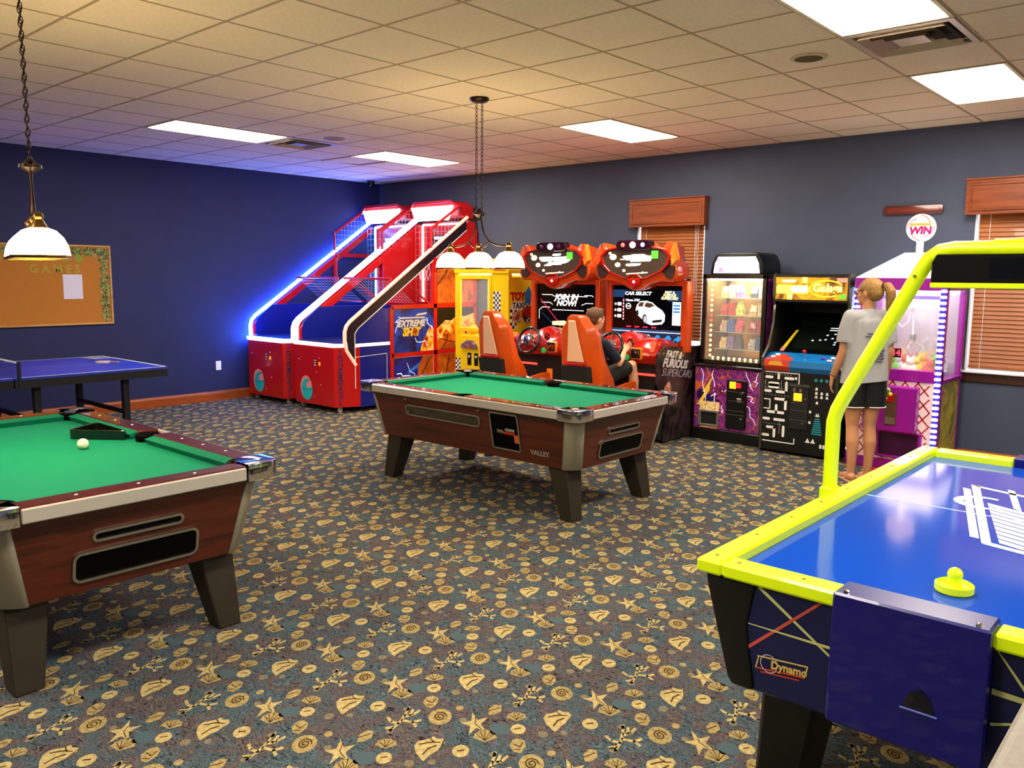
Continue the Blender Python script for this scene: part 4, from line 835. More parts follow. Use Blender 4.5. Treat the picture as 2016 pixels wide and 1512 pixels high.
    # header: winged mask shape with lit marquee
    H_ = [(x*.93, z) for x, z in [(0, 2.03), (.17, 2.045), (.205, 1.995), (.35, 1.97), (.40, 2.03), (.465, 2.03), (.465, 1.93), (.49, 1.86), (.545, 1.79), (.545, 1.70), (.48, 1.63), (.33, 1.635), (.17, 1.60), (.09, 1.555), (0, 1.53)]]
    out = H_+[(-x, z) for x, z in H_[-2:0:-1]]
    hd = MB().prism(out, .30, .62, 'y', top=[(x*.9, 1.6+(z-1.6)*.9) for x, z in out]).build('header', hot, t, bev=.014, seg=2, smooth=.5)
    Mq = [(0, 1.965), (.22, 1.965), (.33, 1.945), (.395, 1.885), (.37, 1.80), (.30, 1.735), (.15, 1.675), (.10, 1.665), (.05, 1.70), (0, 1.705)]; mq = Mq+[(-x, z) for x, z in Mq[-2:0:-1]]
    big = [(x*1.09, 1.82+(z-1.82)*1.10) for x, z in mq]
    MB().ring(big, mq, .268, .305).build('marquee_trim', hot2, hd, bev=.006)
    pn = MB().prism(mq, .285, .30, 'y').build('marquee', mat('marquee_dark', '#4a3a30', .3), hd)
    rnd = random.Random(11+kind); g = MB()
    for k in range(20):
        x0, z0 = rnd.gauss(.02, .07), rnd.gauss(1.84, .04); w_, h2 = rnd.uniform(.05, .13), rnd.uniform(.012, .03); z0 = max(1.745, min(1.915, z0)); x0 = max(-.2, min(.14, x0))
        g.flat([(x0-w_, z0), (x0+w_*.8, z0+.004), (x0+w_, z0+h2), (x0-w_*.9, z0+h2-.004)], .2835-k*.0002, 'y', 0 if k % 5 else 1)
    for x0, z0, r in ((-.27, 1.88, .045), (-.21, 1.80, .035), (-.13, 1.74, .02), (.10, 1.72, .014), (-.31, 1.92, .02)): g.flat(circ(x0, z0, r, 9, ry=r*.7), .2842, 'y', 1)
    g.flat([(-.1, 1.70), (.16, 1.715), (.16, 1.725), (-.1, 1.71)], .2838, 'y', 1)
    g.build('marquee_glow', [glow('mq_white', '#fff8e8', 3.2), glow('mq_cream', '#ffdca0', 2.)], pn, norm=False)
    B(.20, .28, .279, .284, 1.86, 1.94).build('green_sticker', mat('green_tag', '#5ac838', .5, emit=.4), hd)
    lb = MB().prism(rrect(-.21, .21, 1.95, 2.05, .045), .24, .33, 'y').build('light_bar', mat('lightbar', '#2a0a18' if kind == 0 else '#5a0a30', .15, coat=.8), hd, bev=.008, seg=2)
    for k, (x, c, e) in enumerate(((-.12, '#ff5a4a', 1.2 if kind else .0), (.0, '#e8e8ff', 8.), (.12, '#6a8aff', 5. if kind else .0))): MB().ball((x, .24, 2.0), .032 if k == 1 else .022, 12, 8).build('beacon', glow('beacon%d%d' % (k, kind), c, e) if e else mat('beacon_off%d' % k, '#4a1a3a', .2), lb)
    for s in (-1, 1):
        MB().prism([(s*.33, 1.73), (s*.41, 1.80), (s*.47, 1.78), (s*.465, 1.70), (s*.43, 1.655), (s*.38, 1.665)], .288, .305, 'y').build('speaker_grille', mat('grille_dark', '#2a0f0a', .6, bump=1., nscale=160), hd)
        MB().loft([[(s*.40, .29, 1.88), (s*.44, .29, 2.02), (s*.465, .33, 2.03), (s*.44, .32, 1.9)], [(s*.455, .26, 1.79), (s*.50, .26, 1.84), (s*.515, .32, 1.86), (s*.47, .32, 1.77)]]).build('horn_fin', amber if s > 0 else hot, hd, bev=.006)
    sh = MB().prism([(-.09, 1.66), (.09, 1.66), (.075, 1.595), (0, 1.55), (-.075, 1.595)], .262, .31, 'y').build('nose_shield', hot2, hd, bev=.01); MB().ball((.01, .262, 1.625), .014, 8, 6).build('nose_light', glow('nose_led', '#ffd8d0', 3.), sh)
    return t
racer('orange racing game with JOIN IN NOW on its screen, facing an empty bucket chair', 4.29, 0)
racer('orange racing game with a white car on its screen, played by the boy', 5.375, 1)
# ------------------------------------------------------------------ seats
seatm = mat('seat_orange', '#cf4e0c', .35, coat=.3, noise=.06, nscale=3); seatp = mat('seat_peach', '#e8b89c', .45)
def seat(label, loc):
    t = thing('racing_chair', label, 'chair', loc, 0, 'moulded driving chairs')
    lv = [(.55, .215, .26, .0), (.70, .235, .20, -.03), (.85, .225, .13, -.065), (1.0, .21, .11, -.09), (1.12, .205, .10, -.11), (1.19, .18, .09, -.12), (1.24, .125, .08, -.125), (1.29, .10, .07, -.13), (1.315, .06, .05, -.125)]
    rings = []
    for z, w_, d, y in lv:
        k = .035
        rings.append([(-w_, y+d, z), (-w_-.012, y+.03, z), (-w_*.72, y-.035, z), (0, y-.05, z), (w_*.72, y-.035, z), (w_+.012, y+.03, z), (w_, y+d, z), (w_-k, y+d*.95, z), (w_-k-.01, y+.05, z), (0, y+.035, z), (-w_+k+.01, y+.05, z), (-w_+k, y+d*.95, z)])
    bk = MB().loft(rings).build('backrest', seatm, t, smooth=.7)
    P = [(-.10, .865), (.10, .865), (.07, 1.05), (.038, 1.265), (-.038, 1.265), (-.07, 1.05)]
    yb = lambda z: -.056-(z-.55)*.170-.012
    n = len(P); MB().add([(x, yb(z), z) for x, z in P]+[(x*.93, yb(z)-.012, .99+(z-.99)*.96) for x, z in P], [tuple(range(n, 2*n))]+[(i, (i+1) % n, (i+1) % n+n, i+n) for i in range(n)]).build('back_panel', seatp, bk)
    B(-.115, .115, -.16, -.10, .83, .862).build('panel_lip', hot2, bk, bev=.008)
    MB().loft([[(-.15, -.09, .36), (.15, -.09, .36), (.15, .2, .36), (-.15, .2, .36)], [(-.165, -.145, .83), (.165, -.145, .83), (.165, .0, .83), (-.165, .0, .83)]]).build('back_cover', matte, t, bev=.01)
    pan = MB().loft([[(-.25, y, z0), (.25, y, z0), (.25, y, z1), (.19, y, z1-.02), (.15, y, z1-.085), (-.15, y, z1-.085), (-.19, y, z1-.02), (-.25, y, z1)] for y, z0, z1 in ((-.02, .43, .60), (.15, .43, .615), (.40, .45, .645), (.54, .47, .65), (.57, .50, .62))]).build('seat_pan', seatm, t, bev=.008, smooth=.6)
    MB().box(-.15, .15, .04, .50, .515, .545).build('cushion', mat('seat_cushion', '#4a3a10', .7), t, bev=.012)
    B(-.2, .2, .0, .48, .04, .45).build('pedestal', matte, t, bev=.01); B(-.3, .3, -.10, .56, 0, .04).build('base_plate', matte, t)
    return t
s1 = seat('empty orange bucket chair with a peach back panel', (4.29, -1.96, 0)); s2 = dup(s1, (5.40, -1.96, 0), label='orange bucket chair with a peach back panel, the boy sitting in it')
# ================================================================== PRIZE MACHINE
t = thing('prize_machine', 'tall lit glass prize machine with purple lightning artwork below', 'prize machine', (6.265, -.68, 0))
storm = splash('purple_storm', ['#200828', '#5a1a6a', '#b03a90', '#3a1a8a', '#e86a3a', '#7a2a9a'], 5., .35, dist=2.2)
B(-.385, .385, .0, .60, 0, .12).build('plinth', black, t, bev=.006); lo = B(-.375, .375, .008, .60, .12, .765).build('lower_cabinet', storm, t, bev=.01)
B(-.388, .388, -.03, .62, .765, .795).build('ledge', mat('ledge_black', '#1a1618', .15, coat=.6), t, bev=.008)
bl = mat('bolt_white', '#f0e4ff', .4, emit=.3); yl = mat('bolt_yellow', '#ffd83a', .4); MB().flat([(-.34, .36), (-.25, .50), (-.28, .50), (-.16, .68), (-.20, .56), (-.17, .56), (-.30, .36)], .0065, 'y').build('yellow_bolt', yl, lo, norm=False)
for k, (x0, z0, x1, z1) in enumerate(((-.30, .74, -.24, .40), (-.16, .73, -.14, .40), (-.18, .46, .0, .55), (.20, .74, .28, .56), (.33, .74, .30, .60), (.22, .50, .30, .44), (.22, .40, .32, .22), (-.05, .38, -.03, .30))): bolt(MB(), x0, z0, x1, z1, .007, .0055-k*1e-4, 'y', 0, 5, .025, k).build('lightning', bl, lo, norm=False)
for a in (circ(-.28, .47, .06, 14), circ(-.20, .43, .05, 14)): MB().flat(a, .0072 if a[0][0] < -.2 else .0070, 'y').build('violet_blot', mat('deep_violet', '#1a0a50', .4), lo, norm=False)
MB().flat([(-.36, .62), (-.28, .56), (-.36, .50)], .0071, 'y').build('orange_flash', mat('art_orange', '#e8702a', .4), lo, norm=False)
text('DIAL', .13, mat('maroon_print', '#6a0a2a', .5), lo, front(-.10, .0045, .52), bold=.002, sx=.7)
B(-.30, -.08, .0, .008, .315, .405).build('cream_label', splash('cream_print', ['#c88a30', '#ffe09a', '#fff6d8'], 30., .5), lo)
pd = MB().ring([(-.31, .15), (-.08, .15), (-.08, .315), (-.31, .315)], [(-.28, .17), (-.10, .17), (-.10, .295), (-.28, .295)], -.012, .01).build('prize_chute', mat('chute_frame', '#8a8480', .4, .5), lo, bev=.004); B(-.28, -.10, .004, .0085, .17, .295).build('chute_flap', matte, pd)
B(-.29, -.10, .004, .008, .128, .146).build('amber_label', splash('amber_print', ['#c86a20', '#ffd090', '#e88a30'], 60., .5), lo)
cd = MB().prism(rrect(.0, .22, .15, .655, .03), -.012, .008, 'y').build('coin_door', black, lo, bev=.006)
for k, (x0, x1, z0, z1, m) in enumerate(((.035, .105, .565, .635, mat('lit_amber', '#ff9a1a', .4, emit=1.2)), (.11, .16, .575, .625, mat('lit_red', '#c8142a', .4, emit=.8)), (.12, .17, .43, .47, steel))): B(x0, x1, -.017, -.012, z0, z1).build('coin_plate', m, cd, bev=.003)
for z in (.535, .44, .34, .30): B(.02, .20, -.0145, -.012, z-.002, z+.002).build('seam', steel, cd)
for z in (.525, .265): MB().cyl((.175, -.012, z), (.175, -.025, z), .012, 10).build('lock', chrome, cd)
# side strip with coloured print
for x in (.345,): B(x-.0, x+.012, .0, .0085, .13, .75).build('metal_strip', steel, lo)
B(.3755, .377, .05, .12, .14, .74).build('side_print', splash('can_print', ['#e8d040', '#1a5ab0', '#d8342a', '#1a5ab0', '#3a2a6a'], 7., .4), lo)
# upper showcase
fm = mat('bronze_frame', '#2c2420', .25, .4); h = .345
for x0, x1, y0, y1 in ((-h, -h+.04, .055, .095), (h-.04, h, .055, .095), (-h, -h+.04, .56, .60), (h-.04, h, .56, .60)): B(x0, x1, y0, y1, .795, 1.71).build('corner_post', fm, t, bev=.003)
B(-h, h, .055, .60, 1.665, 1.71).build('top_frame', fm, t, bev=.004); B(-h, h, .055, .60, .795, .835).build('bottom_frame', fm, t, bev=.004); B(-h+.01, h-.01, .585, .60, .83, 1.67).build('back_panel', mat('mirror_back', '#b8a078', .25, .7), t)
B(-h+.002, -h+.012, .095, .56, .83, 1.67).build('side_panel', mat('side_gold', '#8a6a3a', .3, .3), t); rs = B(h-.012, h-.002, .095, .56, .83, 1.67).build('side_panel', storm, t)
B(-h+.04, h-.04, .07, .075, .835, 1.665).build('front_glass', glass, t)
B(-h+.05, h-.05, .12, .50, 1.645, 1.665).build('top_light', glow('case_light', '#fff2d8', 9.), t)
bulb = glow('warm_bulb', '#ffc060', 7.)
bm_ = MB().ball((0, 0, 0), .013, 8, 6).mesh('bulb', [bulb], smooth=3); br = MB().ball((0, 0, 0), .013, 8, 6).mesh('bulb_red', [glow('red_bulb', '#ff3020', 4.)], smooth=3)
for k in range(15): put('bulb', br if k in (7, 8) else bm_, t, (-h+.055, .16, .87+k*.052))
for k in range(9): put('bulb', bm_, t, (-h+.10+k*.06, .14, .85))
pad = MB().box(-.13, .13, 0, .30, 0, .008)
shm = mat('shelf_glass', '#d8f0e8', .1, alpha=.45); 
for z in (.945, 1.12, 1.29, 1.47): B(-h+.11, .06, .14, .56, z-.004, z).build('shelf', shm, t); B(.09, h-.03, .14, .56, z-.004, z).build('shelf', shm, t)
MB().ball((.04, .18, 1.215), .02, 10, 7).build('indicator', glow('ind_red', '#ff1a3a', 3.), t)
tp = MB().prism([(-.29, 1.71), (.29, 1.71), (.275, 1.83), (.24, 1.905), (.20, 1.925), (-.20, 1.925), (-.24, 1.905), (-.275, 1.83)], .10, .52, 'y').build('topper', black, t, bev=.015, seg=2, smooth=.6)
MB().prism([(-.25, 1.72), (.25, 1.72), (.235, 1.82), (.20, 1.885), (-.20, 1.885), (-.235, 1.82)], .09, .102, 'y').build('topper_sign', splash('topper_sign', ['#6a3ab0', '#c08aff', '#ffffff', '#ffffff', '#d8a0ff'], 5., .3, emit=.9), tp)
mb = MB(); mb.flat([(-.13, 1.745), (.12, 1.74), (.14, 1.80), (.17, 1.85), (.09, 1.84), (.06, 1.865), (-.06, 1.845), (-.12, 1.82), (-.17, 1.85), (-.15, 1.79)], .0888, 'y'); mb.build('topper_logo', glow('logo_white', '#ffffff', 4.), tp, norm=False)
# prizes: bags and boxes on the shelves
cols = ['#d8c8a0', '#c03a3a', '#3a70b0', '#8a7ab8', '#c8d060', '#e06a70', '#5a5a6a', '#d8b060', '#a8302a', '#b8b0a8']
k = 0
for zi, z in enumerate((.945, 1.12, 1.29, 1.47)):
    for xi, x in enumerate((-.185, -.10, -.015, .135, .22, .29)):
        hh = .115+.03*((k*7) % 3)/2; w_ = .033 if x > .2 else .037; m = MB()
        if k % 3 == 1: m.box(-w_, w_, -.03, .03, 0, hh)
        else: m.loft([[(-w_, -.028, 0), (w_, -.028, 0), (w_, .028, 0), (-w_, .028, 0)], [(-w_*1.05, -.034, hh*.4), (w_*1.05, -.034, hh*.4), (w_*1.05, .034, hh*.4), (-w_*1.05, .034, hh*.4)], [(-w_*.8, -.008, hh*.85), (w_*.8, -.008, hh*.85), (w_*.8, .008, hh*.85), (-w_*.8, .008, hh*.85)], [(-w_*.95, -.003, hh), (w_*.95, -.003, hh), (w_*.95, .003, hh), (-w_*.95, .003, hh)]])
        c = (k*3+zi) % 10; nm = 'boxed' if k % 3 == 1 else 'bagged'
        o = m.build('prize_box' if k % 3 == 1 else 'prize_bag', mat('prize%d' % c, cols[c], .35, coat=.4, noise=.5, nscale=60), None, loc=(6.265+x, -.68+.26, z+.0005))
        cn = ['cream', 'red', 'blue', 'lilac', 'lime', 'pink', 'grey', 'tan', 'dark red', 'pale grey'][c]
        tag(o, '%s %s prize on the %s glass shelf of the prize machine' % (cn, nm, ['bottom', 'lower middle', 'upper middle', 'top'][zi]), 'prize', 'prizes on the glass shelves'); k += 1

# ================================================================== RETRO ARCADE CABINET
t = thing('arcade_cabinet', 'black upright arcade cabinet with white maze print and namco marquee', 'arcade game', (7.065, -.82, 0))
h = .365; prof = [(0, .03), (0, .80), (-.035, .845), (-.03, .92), (.09, 1.03), (.175, 1.24), (.19, 1.42), (.155, 1.50), (.155, 1.70), (.19, 1.72), (.45, 1.72), (.77, 1.60), (.77, .0), (.03, 0)]
panel = mat('cab_black', '#0c0d0c', .4)
for s in (-1, 1):
    x0, x1 = sorted((s*(h-.02), s*h)); sp = MB().prism(prof, x0, x1, 'x').build('side_panel', panel, t)
    x0, x1 = sorted((s*(h-.021), s*(h+.001))); ed = MB(); P = prof[:10]
    for a, b in zip(P[:-1], P[1:]):
        d = Vector((b[0]-a[0], b[1]-a[1])).normalized(); n = Vector((d.y, -d.x))*.0-Vector((d.y*-1, d.x))*0
        nn = Vector((-d.y, d.x))*.004
        ed.add([(x0, a[0], a[1]), (x1, a[0], a[1]), (x1, b[0], b[1]), (x0, b[0], b[1]), (x0, a[0]+nn.x, a[1]+nn.y), (x1, a[0]+nn.x, a[1]+nn.y), (x1, b[0]+nn.x, b[1]+nn.y), (x0, b[0]+nn.x, b[1]+nn.y)], [(0, 1, 2, 3), (4, 7, 6, 5), (0, 4, 5, 1), (2, 6, 7, 3), (1, 5, 6, 2), (0, 3, 7, 4)])
    ed.build('edge_trim', mat('t_mould', '#3a3a2c', .3, coat=.4), sp)
    X = s*(h+.0012)
    if s > 0:
        MB().flat([(.02, .86), (.04, .93), (.13, 1.05), (.20, 1.25), (.22, 1.45), (.22, 1.60), (.72, 1.55), (.72, .80), (.30, .78)], X, 'x').build('side_art', splash('teal_art', ['#e8f4f4', '#8ad0d8', '#c8e8ea', '#2a88b8', '#bfe6e8'], 6., .4), sp, norm=False)
        mb = MB()
        for k in range(7): stroke(mb, [(.05+.03*k, .84), (.10+.05*k, .95), (.12+.08*k, 1.1)], .012, X+.0006, 'x')
        mb.build('art_line', white, sp, norm=False)
fp = B(-h+.02, h-.02, .004, .03, .03, .80).build('front_panel', panel, t); B(-h+.02, h-.02, .70, .75, .03, 1.62).build('back_panel', panel, t); B(-h+.02, h-.02, .18, .74, 1.69, 1.715).build('top_panel', panel, t)
cp = MB().prism([(.0, .80), (-.03, .845), (-.025, .905), (.12, .965), (.25, .965), (.25, .80)], -h+.02, h-.02, 'x').build('control_panel', mat('cp_blue', '#0f6fb4', .35, coat=.3), t)
mb = MB(); mb.flat([(-h+.022, .801), (-.09, .801), (-.09, .846), (-h+.022, .846)], -.0305, 'y'); q = lambda x, k: (x, -.0245+k*.145-.0012, .9065+k*.060+.0012)
mb.v, mb.f, mb.m = [], [], []
mb.add([(-h+.022, -.0015, .801), (-.09, -.0015, .801), (-.09, -.0312, .846), (-h+.022, -.0312, .846)], [(0, 1, 2, 3)]); mb.add([(-h+.022, -.0312, .846), (-.09, -.0312, .846), (-.09, -.0265, .904), (-h+.022, -.0265, .904)], [(0, 1, 2, 3)]); mb.add([q(-h+.022, .0), q(-.06, .0), q(-.09, .45), q(-.15, .5), q(-.15, .8), q(-.26, .8)], [tuple(range(6))])
mb.build('control_print', mat('cp_red', '#c83a20', .4), cp, norm=False)
MB().add([(-.30, -.0325, .855), (-.15, -.0325, .855), (-.17, -.0295, .893), (-.22, -.0292, .898), (-.28, -.0297, .89)], [(0, 1, 2, 3, 4)]).build('gold_blot', mat('gold_blot', '#d89a20', .5), cp, norm=False)
for x, k, m in ((-.27, .3, white), (-.245, .62, mat('btn_mint', '#c8ffd8', .4, emit=.3)), (.27, .25, white), (.285, .6, white), (.20, .5, mat('btn_violet', '#6a4ab0', .4))): MB().lathe([(.022, 0), (.022, .012), (.014, .016)], 14, q(x, k)).build('button', m, cp)
j = MB().tube([q(.02, .55), (q(.02, .55)[0], q(.02, .55)[1]-.01, q(.02, .55)[2]+.045)], .006, 8).build('joystick', steel, cp); MB().ball((.02, q(.02, .55)[1]-.012, q(.02, .55)[2]+.055), .019, 12, 8).build('joystick_knob', mat('knob_red', '#c0142a', .25), j, smooth=3)
# monitor well
sm = MB().add([(-h+.02, .20, .97), (h-.02, .20, .97), (h-.02, .62, 1.34), (-h+.02, .62, 1.34)], [(0, 1, 2, 3)]).build('screen_bezel', mat('bezel_black', '#07080a', .1, coat=.6), t, norm=False)
sd = Vector((0, .42, .37)).normalized(); sn = Vector((0, -sd.z, sd.y)); so = Vector((0, .20, .97))
sp2 = lambda x, v, e=.002: tuple(so+Vector((x, 0, 0))+sd*v+sn*e)
MB().add([sp2(-.20, .05), sp2(.22, .05), sp2(.22, .48), sp2(-.20, .48)], [(0, 1, 2, 3)]).build('screen', mat('crt_glass', '#0c140e', .06, coat=1.), sm, norm=False)
mb = MB()
for (x, v) in ((.10, .18), (.16, .20), (.20, .15), (.05, .17), (.20, .12), (-.02, .16), (.10, .24), (.17, .26)): mb.add([sp2(x-.012, v, .003), sp2(x+.012, v, .003), sp2(x+.008, v+.014, .003), sp2(x-.008, v+.014, .003)], [(0, 1, 2, 3)])
for v in (.34, .31): mb.add([sp2(.10, v, .003), sp2(.19, v, .003), sp2(.19, v+.01, .003), sp2(.10, v+.01, .003)], [(0, 1, 2, 3)])
for v in (.28, .26): mb.add([sp2(.19, v, .003), sp2(.22, v, .003), sp2(.22, v+.01, .003), sp2(.19, v+.01, .003)], [(0, 1, 2, 3)])
mb.build('screen_picture', glow('crt_white', '#cfe0e8', .9), sm, norm=False)
mb = MB(); mb.add([sp2(-.29, .02, .003), sp2(-.25, .02, .003), sp2(-.20, .30, .003), sp2(-.225, .30, .003)], [(0, 1, 2, 3)]); mb.build('yellow_strip', mat('strip_yellow', '#d8b818', .4, emit=.25), sm, norm=False)
mb = MB(); mb.add([sp2(-.292, .005, .0035), sp2(-.25, .005, .0035), sp2(-.245, .06, .0035), sp2(-.285, .06, .0035)], [(0, 1, 2, 3)]); mb.build('pink_strip', mat('strip_pink', '#e08a6a', .4, emit=.2), sm, norm=False)
B(-h+.02, h-.02, .62, .64, 1.30, 1.46).build('well_back', matte, t)
mq = B(-h+.02, h-.02, .162, .185, 1.475, 1.685).build('marquee', splash('marquee_print', ['#3a2408', '#7a5010', '#c88a10', '#8a5a10'], 6., .3, emit=.9), t); B(-h+.02, h-.02, .155, .20, 1.455, 1.475).build('marquee_rail', black, t); B(-h+.02, h-.02, .155, .20, 1.685, 1.70).build('marquee_rail', black, t)
B(-h+.03, h-.03, .20, .62, 1.44, 1.455).build('light_shelf', matte, t)
text('namco', .042, glow('mq_text_white', '#ffffff', 1.6), mq, front(-.21, .1615, 1.652), bold=.0015, sx=1.2)
MB().flat(rrect(-.335, -.02, 1.53, 1.61, .02), .1612, 'y').build('marquee_plate', glow('mq_yellow', '#ffe03a', 2.2), mq, norm=False); MB().flat(rrect(-.19, -.03, 1.545, 1.60, .02), .1606, 'y').build('marquee_hot', glow('mq_hot', '#fffbe0', 4.), mq, norm=False)
for k, (x, z) in enumerate(((-.06, 1.655), (-.20, 1.50))): MB().flat([(x-.025, z-.025), (x+.025, z-.025), (x+.025, z+.03), (x-.025, z+.03)], .1608, 'y').build('marquee_block', glow('mq_blk', '#ffd860', 1.4), mq, norm=False)
MB().flat([(.24, 1.64), (.335, 1.64), (.335, 1.68), (.24, 1.68)], .1608, 'y').build('marquee_block', glow('mq_pink', '#d87a6a', .8), mq, norm=False)
text('Galaga', .105, glow('mq_logo', '#ffe060', 2.2), mq, front(.15, .1604, 1.585), shear=.25, bold=.003)
mb = MB(); P = [(.15+.16*math.cos(a), 1.58+.075*math.sin(a)) for a in [.5+i*.4 for i in range(13)]]; stroke(mb, P, .012, .1608, 'y', 0); mb.build('logo_swirl', glow('mq_swirl', '#ffb020', 1.5), mq, norm=False)
MB().flat([(.27, 1.49), (.33, 1.49), (.33, 1.53), (.27, 1.53)], .1602, 'y').build('green_sticker', mat('green_tag', '', .5), mq, norm=False)
# front print: plain maze of white bars and dots
mb = MB(); Y = .0032; wl = .026; MZ = [white, mat('teal_beam', '#1a8a98', .5)]
def bar(x0, z0, x1, z1, w_=wl):
    a, b = sorted((x0, x1)); c, d = sorted((z0, z1)); MB().flat(rrect(a-w_/2, b+w_/2, c-w_/2, d+w_/2, w_*.45, 2), Y, 'y').build('maze_bar', white, fp, norm=False)
for seg in ((-.32, .735, -.265, .735), (-.20, .775, -.20, .73), (-.13, .735, -.06, .735), (-.29, .66, -.20, .66), (-.325, .60, -.275, .60), (-.21, .60, -.12, .60), (-.12, .60, -.12, .69), (-.22, .53, -.12, .53), (-.12, .53, -.12, .44), (-.29, .40, -.14, .40), (-.21, .40, -.21, .465), (-.33, .33, -.28, .33), (-.22, .33, -.13, .33), (-.29, .25, -.22, .25), (-.22, .25, -.22, .165), (-.13, .265, -.13, .18), (-.33, .17, -.28, .17)): bar(*seg)
bar(-.285, .645, -.205, .675, .03)
for a in (((-.335, .785), (.0, .785), (.0, .69)), ((-.335, .52), (-.275, .52), (-.275, .43), (-.335, .43)), ((-.335, .115), (-.02, .115), (-.02, .165))): stroke(MB(), a, .010, Y, 'y', 0).build('maze_outline', white, fp, norm=False)
for k in range(9): mb.flat(circ(-.32+.032*k, .565, .004, 6), Y, 'y', 0); mb.flat(circ(-.32+.03*k, .765, .004, 6), Y, 'y', 0)
for k in range(7): mb.flat(circ(-.33, .70-.016*k, .004, 6), Y, 'y', 0); mb.flat(circ(-.17, .70-.018*k, .004, 6), Y, 'y', 0); mb.flat(circ(-.17, .30-.016*k, .004, 6), Y, 'y', 0); mb.flat(circ(-.33+.028*k, .285, .004, 6), Y, 'y', 0); mb.flat(circ(-.31+.03*k, .63, .004, 6), Y, 'y', 0)
mb.flat(circ(-.03, .74, .013, 10), Y, 'y', 0)
o = mb.build('maze_dots', white, fp, norm=False); o['kind'] = 'stuff'
# rows of small white blocks and a teal beam
for x, z in ((.17, .66), (.17, .62), (.22, .62), (.27, .62), (.17, .585), (.22, .585), (.27, .585), (.18, .53), (.12, .44), (.12, .34)): MB().flat([(x-.013, z-.012), (x+.013, z-.012), (x+.008, z+.013), (x-.008, z+.013)], Y, 'y').build('pixel_block', white, fp, norm=False)
for x in (.16, .21, .26): MB().flat(circ(x, .74, .016, 8), Y, 'y').build('badge', MZ[1], fp, norm=False)
for k in range(8): z = .23+k*.02; w_ = .05-.0035*k; MB().flat([(.19-w_, z), (.19+w_, z), (.19+w_*.95, z+.013), (.19-w_*.95, z+.013)], Y, 'y').build('beam_stripe', MZ[1], fp, norm=False)
MB().flat([(.17, .40), (.21, .40), (.20, .435), (.19, .415), (.18, .435)], Y, 'y').build('pixel_block', white, fp, norm=False)
for x, z in ((.11, .165), (.16, .165)): MB().flat([(x-.024, z-.02), (x+.024, z-.02), (x+.01, z+.005), (x, z+.025), (x-.01, z+.005)], Y, 'y').build('pixel_block', white, fp, norm=False)
for x in (.235, .265): MB().flat(rrect(x-.011, x+.011, .105, .145, .009, 2), Y, 'y').build('pixel_block', white, fp, norm=False)
cd = B(-.075, .10, -.006, .006, .26, .69).build('coin_door', matte, fp, bev=.004)
B(-.085, .11, -.012, -.004, .665, .69).build('coin_ledge', mat('dk_steel', '#5a5650', .35, .6), cd)
B(-.04, .04, -.012, -.006, .53, .605).build('coin_light', mat('lit_amber', '', .4), cd, bev=.004)
for x in (-.035, .025): B(x-.012, x+.012, -.010, -.006, .615, .65).build('coin_slot', steel, cd)
for x, z in ((.075, .555), (.06, .325)): MB().cyl((x, -.006, z), (x, -.018, z), .012, 10).build('lock', chrome, cd)
for z in (.51, .44, .35): B(-.07, .09, -.0075, -.006, z-.0015, z+.0015).build('seam', steel, cd)

# ================================================================== PURPLE CLAW MACHINE
pur = mat('purple_gloss', '#8c0a8c', .3, coat=.4); t = thing('claw_machine', 'purple claw machine with red lattice front, bulb strips and a WIN sign on top', 'crane game', (7.90, -.80, 0))
h, D = .38, .64
lat = mat('lattice_white', '#f2dcd8', .4); lo = B(-h+.02, h-.02, .012, D, .10, .80).build('lower_cabinet', lat, t); B(-h, h, 0, D, 0, .10).build('plinth', pur, t, bev=.006)
mb = MB(); s_ = .105; clip = lambda v: max(-h+.02, min(h-.02, v))
for k in range(-10, 20):
    for sg in (1, -1):
        x0 = -h+k*s_; P = []
        z0, z1 = .11, .80; xa, xb = x0, x0+sg*(z1-z0)*.85
        n = 24; prev = None
        pts = [(xa+(xb-xa)*i/n, z0+(z1-z0)*i/n) for i in range(n+1)]; pts = [p for p in pts if -h+.03 < p[0] < h-.07]
        if len(pts) > 1: stroke(mb, [pts[0], pts[-1]], .011, .0105, 'y')
mb.build('lattice', mat('lattice_red', '#b00c1c', .4), lo, norm=False)
B(-h+.012, h+.012, .05, D, .80, .83).build('deck', pur, t)
for x0, x1, y0, y1 in ((-h, -h+.07, 0, .07), (h-.055, h, 0, .055), (-h, -h+.05, D-.05, D), (h-.05, h, D-.05, D)): B(x0, x1, y0, y1, .10, 1.67).build('corner_post', pur, t, bev=.004)
B(-h, h, -.006, .05, .80, .90).build('front_rail', pur, t, bev=.006); B(-h, h, -.006, D, 1.58, 1.685).build('top_rail', pur, t, bev=.006)
B(h-.014, h-.004, .055, D-.05, .10, .80).build('side_panel', splash('yellow_side', ['#6a5a10', '#b0a020', '#d8c820', '#c05a70', '#a8a030'], 4., .4), t)
B(-h+.07, h-.055, .02, .025, .90, 1.58).build('front_glass', glass, t); B(h-.02, h-.015, .055, D-.05, .83, 1.58).build('side_glass', glass, t); B(-h+.02, h-.02, D-.03, D-.01, .83, 1.58).build('mirror_back', mat('claw_mirror', '#d8ccd8', .15, .6), t)
B(-h+.06, h-.06, .06, D-.06, 1.56, 1.575).build('inner_light', glow('claw_light', '#fff4ff', 5.), t)
bx = B(-.22, .22, -.10, .012, .36, .76).build('coin_box', pur, t, bev=.012); B(-.03, .07, -.104, -.10, .42, .70).build('coin_plate', mat('bronze_plate', '#6a5040', .35, .5), bx, bev=.003); B(-.02, .05, -.108, -.104, .625, .69).build('coin_display', glow('claw_red', '#ff2a1a', 1.), bx); B(-.02, .06, -.108, -.104, .43, .49).build('coin_cup', steel, bx)
